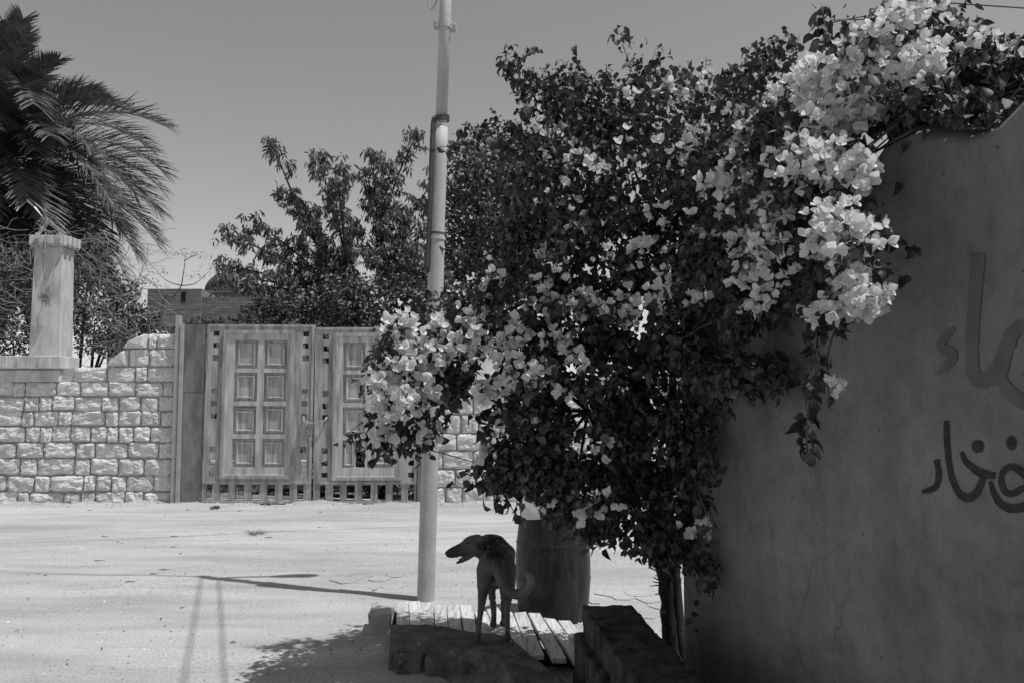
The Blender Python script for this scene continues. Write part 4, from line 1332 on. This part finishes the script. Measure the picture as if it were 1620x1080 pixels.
def as_parts(name,tv,tf,mat,R,pos,parent,idx,smooth=True):
    me=bpy.data.meshes.new(name); me.from_pydata(tv,[],tf)
    me.polygons.foreach_set("use_smooth",[smooth]*len(me.polygons)); me.materials.append(mat)
    inv=Matrix.Translation(parent.location).inverted()
    for i in idx:
        o=bpy.data.objects.new(name,me); COL.objects.link(o); o.parent=parent
        o.matrix_parent_inverse=inv
        m=Matrix.Identity(4)
        for a in range(3):
            for b in range(3): m[a][b]=R[i,a,b]
            m[a][3]=pos[i,a]
        o.matrix_basis=m
Rl=leaf_R(LDa,LSa)
od=vis_order(LPa,LSa)
as_parts("leaf",LEAF_V,LEAF_F,M['bleaf'],Rl,LPa,bv,od[:300])
o=link_mesh("foliage",batch_mesh("foliage",LEAF_V,LEAF_F,Rl[od[300:]],LPa[od[300:]]),M['bleaf'],bv); o["kind"]="stuff"
nf=len(FP)
Fs=RNG.uniform(.027,.044,nf)*FZ
fd=FD*0.8+np.array([0.05,-0.55,0.25])+RNG.normal(0,.45,(nf,3))
z=norm(fd); any_=norm(RNG.normal(size=(nf,3)))
x=norm(np.cross(any_,z)); y=np.cross(z,x)
Rf=np.stack([x,y,z],-1)*Fs[:,None,None]
of=vis_order(FP,Fs)
for k in range(6):
    as_parts("blossom",FLOW[k][0],FLOW[k][1],M['bract'],Rf,FP,bv,of[:300][k::6])
rest=of[300:]
V_=[];F_=[];off=0
for k in range(6):
    tv=np.array(FLOW[k][0]); tf=np.array(FLOW[k][1]); idx=rest[k::6]
    V_.append((np.einsum('nij,vj->nvi',Rf[idx],tv)+FP[idx][:,None,:]).reshape(-1,3))
    F_.append((tf[None]+(np.arange(len(idx))*len(tv))[:,None,None]).reshape(-1,4)+off); off+=len(idx)*len(tv)
o=link_mesh("blossoms",batch_mesh("blossoms",np.concatenate(V_),np.concatenate(F_),np.eye(3)[None],np.zeros((1,3))),M['bract'],bv); o["kind"]="stuff"
# litter of fallen leaves
R,p=litter()
o=link_mesh("leaf_litter",batch_mesh("leaf_litter",LEAF_V,LEAF_F,R,p),M['paper']); tag(o,"fallen dry leaves scattered round the shaded step","litter",kind="stuff")

# ================================================================== date palm beyond the wall
Yp_=15.0
pc=at(-20,262,Yp_)
pm=empty("palm_tree",(pc.x,pc.y,0)); tag(pm,"date palm with dense arching fronds behind the pillar","palm tree")
mb=MB(); tp=[Vector((pc.x-0.1,pc.y,-0.1)),Vector((pc.x-.05,pc.y,1.5)),Vector((pc.x,pc.y,pc.z-0.2))]
tp=spline(tp,24); mb.tube(tp,[.24+.02*(i%2) for i in range(24)],n=12); mb.build("trunk",M['bark'],pm)
def frond(az,el,L,rnd):
    d=Vector((math.cos(az)*math.cos(el),math.sin(az)*math.cos(el),math.sin(el)))
    pts=[];p=Vector(pc)+d*0.12; dirv=d.copy(); n=22
    droop=rnd.uniform(0.055,0.085)
    for i in range(n):
        pts.append(p.copy()); p=p+dirv*(L/n)
        dirv=(dirv+Vector((0,0,-1))*droop*(0.5+1.3*i/n)).normalized()
    mb=MB(); mb.tube(pts,[.02*(1-.85*i/(n-1)) for i in range(n)],n=5)
    side0=d.cross(Vector((0,0,1))).normalized()
    m=84
    for k in range(m):
        u=0.14+0.86*(k/(m-1)); f=u*(n-1); i=min(int(f),n-2); q=pts[i].lerp(pts[i+1],f-i)
        tg=(pts[i+1]-pts[i]).normalized()
        sd=tg.cross(Vector((0,0,1)))
        sd=sd.normalized() if sd.length>.05 else side0
        upv=sd.cross(tg)
        ll=L*0.165*(0.55+0.9*math.sin(math.pi*min(1,u*0.9+.05)))*rnd.uniform(.85,1.1)
        for s in (-1,1):
            dd=(tg*(0.62+0.5*u)+sd*s*0.75+upv*rnd.uniform(.05,.5)).normalized()
            wv=dd.cross(upv).normalized()*0.018*rnd.uniform(.8,1.2)
            e1=q+dd*ll*0.5; e2=q+dd*ll+Vector((0,0,-0.10*ll*rnd.uniform(0,2)))
            mb.add([q-wv*.5,q+wv*.5,e1+wv,e1-wv,e2+wv*.15,e2-wv*.15],[(0,1,2,3),(3,2,4,5)])
    mb.build("frond",M['palm'],pm)
rf=random.Random(3)
for k in range(130):
    az=2.399*k+rf.uniform(-.2,.2)
    u=(k+.5)/130
    el=math.radians(82-125*u+rf.uniform(-7,7))
    frond(az,el,rf.uniform(3.0,3.75)*(0.82 if el>0.9 else 1.0),rf)

# ================================================================== trees and shrubs beyond the wall
def leaves_obj(name,pts,dirs,size,tv,tf,mat,parent,droop,kind=None):
    R=leaf_R(dirs,size,droop)
    return link_mesh(name,batch_mesh(name,tv,tf,R,pts),mat,parent)
def droop_tree():
    Y=13.2
    rb=at(575,640,Y)
    t=empty("feathery_tree",(rb.x,Y,0)); tag(t,"tree with drooping feathery leaf bunches rising behind the gate","tree")
    br=MB(); br.tube(spline([(rb.x,Y,-.05),(rb.x+.1,Y,1.0),at(570,520,Y)],8),[.11,.105,.1,.095,.09,.085,.08,.075],n=8)
    hub=at(570,520,Y); hub2=at(600,470,Y)
    tips=[(430,225),(450,300),(500,240),(545,260),(480,330),(360,370),(400,350),(350,420),(385,440),(420,400),(660,210),(620,260),(690,280),(640,330),(590,300),
          (560,350),(520,400),(450,440),(600,400),(660,400),(700,350),(640,460),(540,460),(480,490),(420,490),(700,440),(590,240),(530,300),(345,445),(470,380)]
    P=[];D=[];S=[]
    rr=random.Random(11)
    for (x,y) in tips:
        e=at(x,y,Y+rr.uniform(-.9,.6))
        h=hub if x<580 else hub2
        k=h.lerp(e,.5)+Vector((rr.gauss(0,.08),rr.gauss(0,.1),.22))
        c=spline([h,k,e],20)
        br.tube(c,[.03*(1-.9*i/19)+.004 for i in range(20)],n=5)
        for i in range(5,20):
            if rr.random()<.12: continue
            for b in range(3 if i<18 else 5):
                q=c[i]+Vector((rr.gauss(0,.10),rr.gauss(0,.12),rr.gauss(0,.07)))
                nb=rr.randint(10,16)
                az0=rr.uniform(0,6.28)
                for j in range(nb):
                    a=az0+rr.gauss(0,1.4)
                    P.append((q.x+rr.gauss(0,.035),q.y+rr.gauss(0,.035),q.z+rr.gauss(0,.03)))
                    D.append((math.cos(a)*.8,math.sin(a)*.8,-.3)); S.append(rr.uniform(.07,.17))
    br.build("branches",M['bark'],t,smooth=True)
    o=leaves_obj("crown",np.array(P),norm(np.array(D)),np.array(S),NARROW_V,LEAF_F,M['leaf_tree'],t,1.0); o["kind"]="stuff"
droop_tree()
def bush(name,label,cat,blobs,Y,size,mat,base_px,tv=LEAF_V,droop=.2,shell=.3,group=None,trunk=True):
    c0=at(base_px,640,Y)
    t=empty(name,(c0.x,Y,0)); tag(t,label,cat,group)
    P=[];D=[]
    br=MB()
    for (px,py,rx,ry,dy,rd,n) in blobs:
        c=at(px,py,Y+dy); p,d=ellipsoid_pts(c,(px_r(rx,Y),rd,px_r(ry,Y)),n,shell)
        # uneven clumps
        keep=np.array([noise.noise(Vector(q)*3.2)>-.22 for q in p])
        P.append(p[keep]); D.append(d[keep])
        k=Vector((c0.x,Y,.6)).lerp(c,.6)+Vector((random.gauss(0,.1),0,random.gauss(0,.1)))
        br.tube(spline([(c0.x,Y,-.05),k,c],9),[.045-.0045*i for i in range(9)],n=5)
    P=np.concatenate(P); D=np.concatenate(D)
    ok=P[:,2]>0.02
    P=P[ok]; D=D[ok]
    br.build("trunk" if cat=="tree" else "stems",M['bark'],t,smooth=True)
    o=leaves_obj("crown" if cat=="tree" else "foliage",P,D,RNG.uniform(size[0],size[1],len(P)),tv,LEAF_F,mat,t,droop); o["kind"]="stuff"
bush("fine_leaved_tree","fine leaved dense tree between the lamp pole and the flowering bush","tree",
     [(760,270,70,70,0,.8,2600),(740,340,60,60,0,.8,2200),(790,360,70,90,0,.8,2600),(820,260,60,70,.3,.8,1800),(730,410,60,50,0,.7,1700),(800,450,80,60,0,.8,2000),(880,330,80,120,.4,.8,1500),(900,200,60,60,.4,.6,700)],
     14.5,(.05,.10),M['leaf_fine'],790)
bush("garden_shrub","dense dark shrub behind the gate leaves below the feathery tree","shrub",
     [(480,490,70,40,0,.5,1500),(560,480,70,50,0,.5,1700),(640,480,60,50,0,.5,1500),(700,490,60,50,0,.5,1300),(430,500,50,30,.2,.4,900),(600,540,120,50,.4,.4,1200),(500,440,50,40,.5,.5,900),(660,420,50,50,.3,.5,1100),(740,500,60,50,0,.5,900)],
     12.4,(.04,.085),M['leaf_shrub'],560)
bush("garden_shrub","low leafy shrub in front of the brick building","shrub",
     [(350,520,70,18,0,.4,900),(290,530,50,18,0,.3,700),(420,495,40,30,.4,.4,700),(225,510,34,35,.2,.3,700),(205,480,24,36,.4,.3,420)],
     12.7,(.035,.07),M['leaf_shrub'],300)
bush("creeper_shrub","tangled shrub with dry creeper behind the plaster pillar","shrub",
     [(20,440,50,70,0,.4,1700),(20,530,50,50,0,.4,1300),(-40,480,60,90,0,.4,1500),(140,430,40,60,0,.4,1500),(150,510,50,50,0,.4,1500),(190,480,34,60,.2,.4,1100),(100,400,70,30,.1,.35,1000),(170,550,50,24,0,.3,600),(70,480,40,80,.3,.3,1000)],
     12.25,(.03,.065),M['leaf_shrub'],110)
bush("low_hedge","dark low hedge growing close behind the gate leaf near the lamp pole","hedge",
     [(520,745,30,45,0,.2,700),(570,740,36,50,0,.2,800),(620,745,40,50,0,.2,900),(670,740,40,55,0,.2,900),(700,700,40,60,.1,.2,700),(560,680,50,40,.1,.2,700),(640,660,50,50,.1,.2,800),(400,780,70,12,.5,.2,500),(480,690,24,40,.3,.2,400)],
     11.75,(.03,.07),M['leaf_shrub'],600)
# pale dry creeper twigs over that shrub
dc_=empty("dry_creeper",(at(100,560,11.9).x,11.85,0)); tag(dc_,"pale dry creeper twigs hanging over the pillar and shrub","creeper")
mb=MB(); rr=random.Random(21)
for k in range(330):
    x=rr.uniform(-30,235); y=rr.uniform(360,560)
    if 42<x<122 and y>395: Y=12.15
    else: Y=rr.uniform(11.72,11.95)
    p=at(x,y,Y); pts=[p]
    a=rr.uniform(0,6.28)
    for i in range(6):
        a+=rr.gauss(0,.28)
        p=p+Vector((math.cos(a)*.10,rr.gauss(0,.02),math.sin(a)*.07-.025)); pts.append(p)
    mb.tube(spline(pts,12),[rr.uniform(.0025,.0055)]*12,n=4,cap=False)
for k in range(9):                                     # strands over the pillar face
    x=rr.uniform(55,98); pts=[at(x,368,Yp+.05),at(x-2,377,Yp-.10)]
    y=380
    for i in range(rr.randint(2,6)):
        y+=rr.uniform(10,18); x+=rr.gauss(0,5); pts.append(at(x,y,Yp-.09))
    mb.tube(spline(pts,16),.0055,n=4,cap=False)
for k in range(26):
    a=rr.uniform(0,6.28); c=at(72,472,Yp-.10)
    e=c+Vector((rr.gauss(0,.05),rr.gauss(0,.03),rr.gauss(0,.06))); f=c+Vector((rr.gauss(0,.05),rr.gauss(0,.03),rr.gauss(0,.06)))
    mb.tube(spline([c,e,f],7),.004,n=4,cap=False)
mb.tube(spline([at(72,380,Yp-.09),at(70,420,Yp-.10),at(72,470,Yp-.10)],10),.007,n=5)
o=mb.build("twigs",M['dry_twig'],dc_,smooth=True); o["kind"]="stuff"
# bare young branches against the sky beside the building
yb=empty("bare_sapling",(at(255,560,12.3).x,12.3,0)); tag(yb,"thin bare sapling with sparse feathery leaves in front of the brick building","sapling")
mb=MB()
Q=lambda *a:[at(x,y,12.3) for x,y in a]
mb.tube(spline([(at(250,560,12.3).x,12.3,-.05)]+Q((256,495),(275,470),(287,452)),14),[.022-.001*i for i in range(14)],n=5)
for pts in (Q((287,452),(292,420),(293,400)),Q((287,452),(310,448),(335,425)),Q((287,452),(265,445),(250,432)),Q((293,412),(305,405),(315,402)),Q((275,470),(245,460),(215,455)),Q((262,486),(285,488),(298,498))):
    mb.tube(spline(pts,9),[.010-.0008*i for i in range(9)],n=4)
mb.build("trunk",M['twig'],yb,smooth=True)
P=[];D=[]
for (x,y,n) in ((250,430,60),(305,403,40),(312,438,40),(335,425,30),(285,400,40),(225,445,60),(240,450,40)):
    c=at(x,y,12.3)
    for k in range(n):
        P.append((c.x+rr.gauss(0,.13),c.y+rr.gauss(0,.1),c.z+rr.gauss(0,.035))); D.append((rr.choice((-1,1)),rr.gauss(0,.5),0))
o=leaves_obj("crown",np.array(P),norm(np.array(D)),RNG.uniform(.03,.055,len(P)),NARROW_V,LEAF_F,M['leaf_fine'],yb,.15); o["kind"]="stuff"

# ================================================================== buildings beyond
Yb=19.0
hb=empty("brick_building",(at(380,600,Yb).x,Yb,0)); tag(hb,"low brick building with lattice parapet beyond the gate","building")
xa,xb=at(233,480,Yb).x,at(560,480,Yb).x
zt=at(300,457,Yb).z; zt2=at(300,470,Yb).z
mb=MB(); mb.box(xa,at(318,480,Yb).x,Yb,Yb+4,-.1,zt); mb.build("wall",M['brick'],hb)
mb=MB(); mb.box(at(318,480,Yb).x+.003,xb,Yb+.05,Yb+4,-.1,zt2); mb.build("wall",M['brick'],hb)
mb=MB(); mb.box(at(287,470,Yb).x,at(294,470,Yb).x,Yb-.01,Yb+.02,at(290,478,Yb).z,at(290,462,Yb).z); mb.build("slit_window",M['window_dark'],hb)
mb=MB(); zc=zt2; x=at(328,468,Yb).x
while x<at(410,468,Yb).x:
    w=.22; h=at(300,462,Yb).z-zt2
    y0=Yb+.10
    for s in (0,1):
        a=Vector((x+(w if s else 0),y0,zc)); b=Vector((x+w/2,y0,zc+h))
        mb.tube([a,b],.035,n=4)
    x+=w
mb.box(at(326,468,Yb).x,at(412,468,Yb).x,Yb+.06,Yb+.14,zc+h-.01,zc+h+.05)
mb.build("lattice_parapet",M['brick'],hb)
dm=MB(); dcx=at(366,460,21).x; rdm=px_r(44,21); zb=at(366,463,21).z
dm.lathe([(rdm*1.05,zb-1.6)]+[(rdm*math.cos(a)*1.02,zb+px_r(36,21)*math.sin(a)) for a in np.linspace(0,1.5,12)],dcx,21.2,28)
dm.build("dome",M['thatch'],hb,smooth=True)
hw=empty("pale_house",(at(190,540,16).x,16.5,0)); tag(hw,"pale plastered house glimpsed through the shrub behind the stone wall","house")
mb=MB(); mb.box(at(150,540,16).x,at(196,540,16).x,16.5,19,-.1,at(190,512,16).z); mb.build("wall",M['house_plaster'],hw)
mb=MB(); mb.box(at(176,530,16).x,at(184,530,16).x,16.47,16.52,at(190,538,16).z,at(190,524,16).z); mb.build("window",M['window_dark'],hw)

# ================================================================== the dog
def dog():
    ZD=ZT+0.004
    parts=[]                                           # (p, radius) chains
    def chain(pts,rads,n=10,flat=None):
        c=spline(pts,n); r=spline([Vector((q,0,0)) for q in rads],n)
        for i in range(n): parts.append((c[i],max(.004,r[i].x)))
    HL=ground(755,1016,ZD); HR=ground(803,1012,ZD); FL=ground(781,993,.117); FR=ground(797,991,.117)
    yh=(HL.y+HR.y)/2; yf=FL.y
    yr=yh+0.06
    # trunk
    chain([at(785,889,yr),at(786,885,yr+.10),at(788,882,yr+.20),at(790,881,yr+.30),at(789,879,yf+.02),at(785,876,yf+.07)],[.072,.078,.082,.090,.096,.080],16)
    chain([at(773,893,yr+.01),at(772,890,yr+.06)],[.05,.056],4); chain([at(799,893,yr+.01),at(800,890,yr+.06)],[.05,.056],4)
    chain([at(783,900,yr+.32),at(782,905,yf+.02)],[.075,.07],6)     # deep chest
    # shoulders
    chain([at(770,882,yf+.02),at(774,905,yf)],[.05,.042],5); chain([at(801,876,yf+.02),at(801,905,yf)],[.058,.044],5)
    # neck, head turned to the left
    chain([at(783,866,yf+.06),at(772,864,yf+.07),at(760,866,yf+.04)],[.080,.074,.062],9)
    hy=yf+.0
    chain([at(762,864,hy+.02),at(753,862,hy),at(745,862,hy)],[.062,.063,.056],7)
    chain([at(748,861,hy),at(737,866,hy),at(726,870,hy),at(716,873.5,hy),at(711,875,hy)],[.052,.044,.037,.032,.025],14)
    chain([at(748,873,hy),at(738,882,hy),at(730,887,hy),at(723,889.5,hy)],[.026,.016,.012,.009],10)
    # legs
    def kneed(hip,knee,hock,paw,r):
        chain([hip,knee],[r[0],r[1]],8); chain([knee,hock],[r[1]*.92,r[2]],8)
        chain([hock,paw+Vector((0,.0,.03))],[r[2]*.95,r[3]],7)
        chain([paw+Vector((0,.0,.022)),paw+Vector((0,-.0,.018)),paw+Vector((0,.045,.015))],[r[3],.022,.018],4)
    kneed(at(769,900,yr+.02),at(765,928,yr+.07),at(761,962,yr-.09),HL,(.056,.038,.020,.0165))
    kneed(at(802,900,yr+.02),at(805,928,yr+.07),at(802,962,yr-.08),HR,(.056,.038,.020,.0165))
    def fore(sh,el,paw):
        chain([sh,el],[.046,.029],7); chain([el,paw+Vector((0,0,.10)),paw+Vector((0,0,.03))],[.027,.019,.018],10)
        chain([paw+Vector((0,0,.022)),paw+Vector((-.008,.03,.016))],[.021,.018],4)
    fore(at(775,900,yf),at(777,930,yf-.03),FL); fore(at(799,900,yf),at(797,930,yf-.03),FR)
    # sheath and belly tuck
    chain([at(786,922,yr+.04),at(785,925,yr+.10)],[.026,.024],4)
    # tail
    chain([at(786,886,yr-.01),at(788,892,yr-.075),at(790,908,yr-.10),at(796,925,yr-.11),at(808,937,yr-.11),at(823,939,yr-.11),at(835,930,yr-.10),at(840,916,yr-.09),at(833,907,yr-.085)],
          [.032,.031,.031,.030,.029,.028,.026,.022,.015],44)
    # ears (folded)
    chain([at(757,848,hy-.035),at(764,856,hy-.052),at(765,868,hy-.058),at(762,875,hy-.056)],[.015,.018,.014,.007],10)
    chain([at(754,848,hy+.04),at(760,853,hy+.05),at(761,862,hy+.055)],[.015,.016,.009],6)
    bm=bmesh.new()
    for (c,r) in parts:
        bmesh.ops.create_icosphere(bm,subdivisions=2,radius=r,matrix=Matrix.Translation(c))
    me=bpy.data.meshes.new("dog_raw"); bm.to_mesh(me); bm.free()
    tmp=bpy.data.objects.new("dog_raw",me); COL.objects.link(tmp)
    rm=tmp.modifiers.new("r",'REMESH'); rm.mode='VOXEL'; rm.voxel_size=0.0065; rm.use_smooth_shade=True
    sm=tmp.modifiers.new("s",'SMOOTH'); sm.factor=0.5; sm.iterations=4
    dg=bpy.context.evaluated_depsgraph_get()
    out=bpy.data.meshes.new_from_object(tmp.evaluated_get(dg)); out.name="body"
    bpy.data.objects.remove(tmp)
    # coat: dark saddle and muzzle, paler throat and legs
    col=out.color_attributes.new("coat",'FLOAT_COLOR','POINT')
    spine_z=at(785,860,yr+.1).z
    nose=at(711,875,hy)
    vals=[]
    for v in out.vertices:
        p=v.co
        s=(p.z-(spine_z-.13))/.11
        s=min(1,max(0,s+0.35*noise.noise(p*9)))
        base=0.115*(1-s)+0.010*s
        dn=(p-nose).length
        if dn<.12: base=base*(dn/.12)*.5+.03
        k=min(1,max(0,(at(776,870,hy).x-p.x)/.05))*min(1,max(0,(p.z-at(760,897,hy).z)/.02))*min(1,max(0,(dn-.07)/.06))
        base=base*(1-k)+0.10*k
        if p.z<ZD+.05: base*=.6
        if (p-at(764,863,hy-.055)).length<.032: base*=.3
        tt=min(1,max(0,(p.x-at(815,920,yr-.1).x)/.06)); base=base*(1-tt)+.20*tt
        vals+= [base,base,base,1]
    col.data.foreach_set("color",vals)
    m=bpy.data.materials.new("dog_coat"); m.use_nodes=True
    t=m.node_tree; N=t.nodes; L=t.links; bs=N["Principled BSDF"]; bs.inputs["Roughness"].default_value=.7
    bs.inputs["Specular IOR Level"].default_value=.2
    at_=N.new("ShaderNodeVertexColor"); at_.layer_name="coat"
    tc=N.new("ShaderNodeTexCoord"); nz=N.new("ShaderNodeTexNoise"); nz.inputs["Scale"].default_value=120; nz.inputs["Detail"].default_value=4
    L.new(tc.outputs["Object"],nz.inputs["Vector"])
    mr=N.new("ShaderNodeMapRange"); mr.inputs["To Min"].default_value=.65; mr.inputs["To Max"].default_value=1.35
    L.new(nz.outputs["Fac"],mr.inputs["Value"])
    vm=N.new("ShaderNodeVectorMath"); vm.operation='SCALE'; L.new(at_.outputs["Color"],vm.inputs[0]); L.new(mr.outputs[0],vm.inputs["Scale"])
    L.new(vm.outputs[0],bs.inputs["Base Color"])
    bn=N.new("ShaderNodeBump"); bn.inputs["Strength"].default_value=.35; bn.inputs["Distance"].default_value=.006; L.new(nz.outputs["Fac"],bn.inputs["Height"]); L.new(bn.outputs[0],bs.inputs["Normal"])
    root=empty("dog",((HL.x+HR.x)/2,(yh+yf)/2,ZT)); tag(root,"lean short haired dog standing on the step, head turned aside, tail curled","dog")
    link_mesh("body",out,m,root)
    # short coat: fine hairs lying back over the body
    out.calc_loop_triangles()
    nt_=len(out.loop_triangles)
    tri=np.zeros(nt_*3,np.int32); out.loop_triangles.foreach_get("vertices",tri); tri=tri.reshape(-1,3)
    co=np.zeros(len(out.vertices)*3); out.vertices.foreach_get("co",co); co=co.reshape(-1,3)
    A_,B_,C_=co[tri[:,0]],co[tri[:,1]],co[tri[:,2]]
    cr_=np.cross(B_-A_,C_-A_); ar=np.linalg.norm(cr_,axis=1)
    NH=15000
    pick=RNG.choice(nt_,NH,p=ar/ar.sum())
    u1=np.sqrt(RNG.random(NH))[:,None]; u2=RNG.random(NH)[:,None]
    hp=A_[pick]*(1-u1)+B_[pick]*(u1*(1-u2))+C_[pick]*(u1*u2)
    hn=norm(cr_[pick])
    flow=np.tile([0.1,-.6,-.7],(NH,1))+RNG.normal(0,.18,(NH,3))
    flow=norm(flow-hn*(flow*hn).sum(1,keepdims=True))
    hd=norm(flow+hn*RNG.uniform(.12,.45,NH)[:,None])
    hl=RNG.uniform(.006,.013,NH)
    hl=np.where(np.linalg.norm(hp-np.array(nose),axis=1)<.09,hl*.3,hl)
    hl=np.where(hp[:,2]<ZD+.03,hl*.5,hl)
    side=norm(np.cross(hd,hn))*.0011
    HV=np.stack([hp-side,hp+side,hp+hd*hl[:,None]],1).reshape(-1,3)
    fm=bpy.data.meshes.new("fur"); fm.from_pydata(HV.tolist(),[],np.arange(NH*3).reshape(-1,3).tolist())
    va=np.array(vals).reshape(-1,4)[tri[pick][:,0]]
    fc=fm.color_attributes.new("coat",'FLOAT_COLOR','POINT'); fc.data.foreach_set("color",np.repeat(va*np.array([1.25,1.25,1.25,1]),3,axis=0).reshape(-1))
    fo=link_mesh("fur",fm,m,root); fo["kind"]="stuff"
    # eye, nose, teeth
    black=material('wet_black',.008,.012,rough=.15,spec=.6)
    white=material('tooth',.5,.6,rough=.3)
    def ball(name,c,r,mat,sc=(1,1,1)):
        bm=bmesh.new(); bmesh.ops.create_icosphere(bm,subdivisions=2,radius=r)
        for v in bm.verts: v.co=Vector((v.co.x*sc[0],v.co.y*sc[1],v.co.z*sc[2]))+c
        mm=bpy.data.meshes.new(name); bm.to_mesh(mm); bm.free(); mm.polygons.foreach_set("use_smooth",[True]*len(mm.polygons))
        link_mesh(name,mm,mat,root)
    ball("eye",at(740,858,hy-.045),.008,black)
    ball("nose",at(708,874.5,hy),.0165,black,(1,1.1,.9))
    for (x,y) in ((722,880.5),(726,879)):
        ball("tooth",at(x,y,hy-.014),.004,white,(1,1,1.8))
    mb=MB(); mb.tube(spline([at(742,877,hy),at(733,882.5,hy),at(726,885.5,hy)],8),[.012,.012,.011,.011,.010,.009,.008,.005],n=8)
    tongue=material('tongue',.10,.13,rough=.4); mb.build("tongue",tongue,root,smooth=True)
dog()
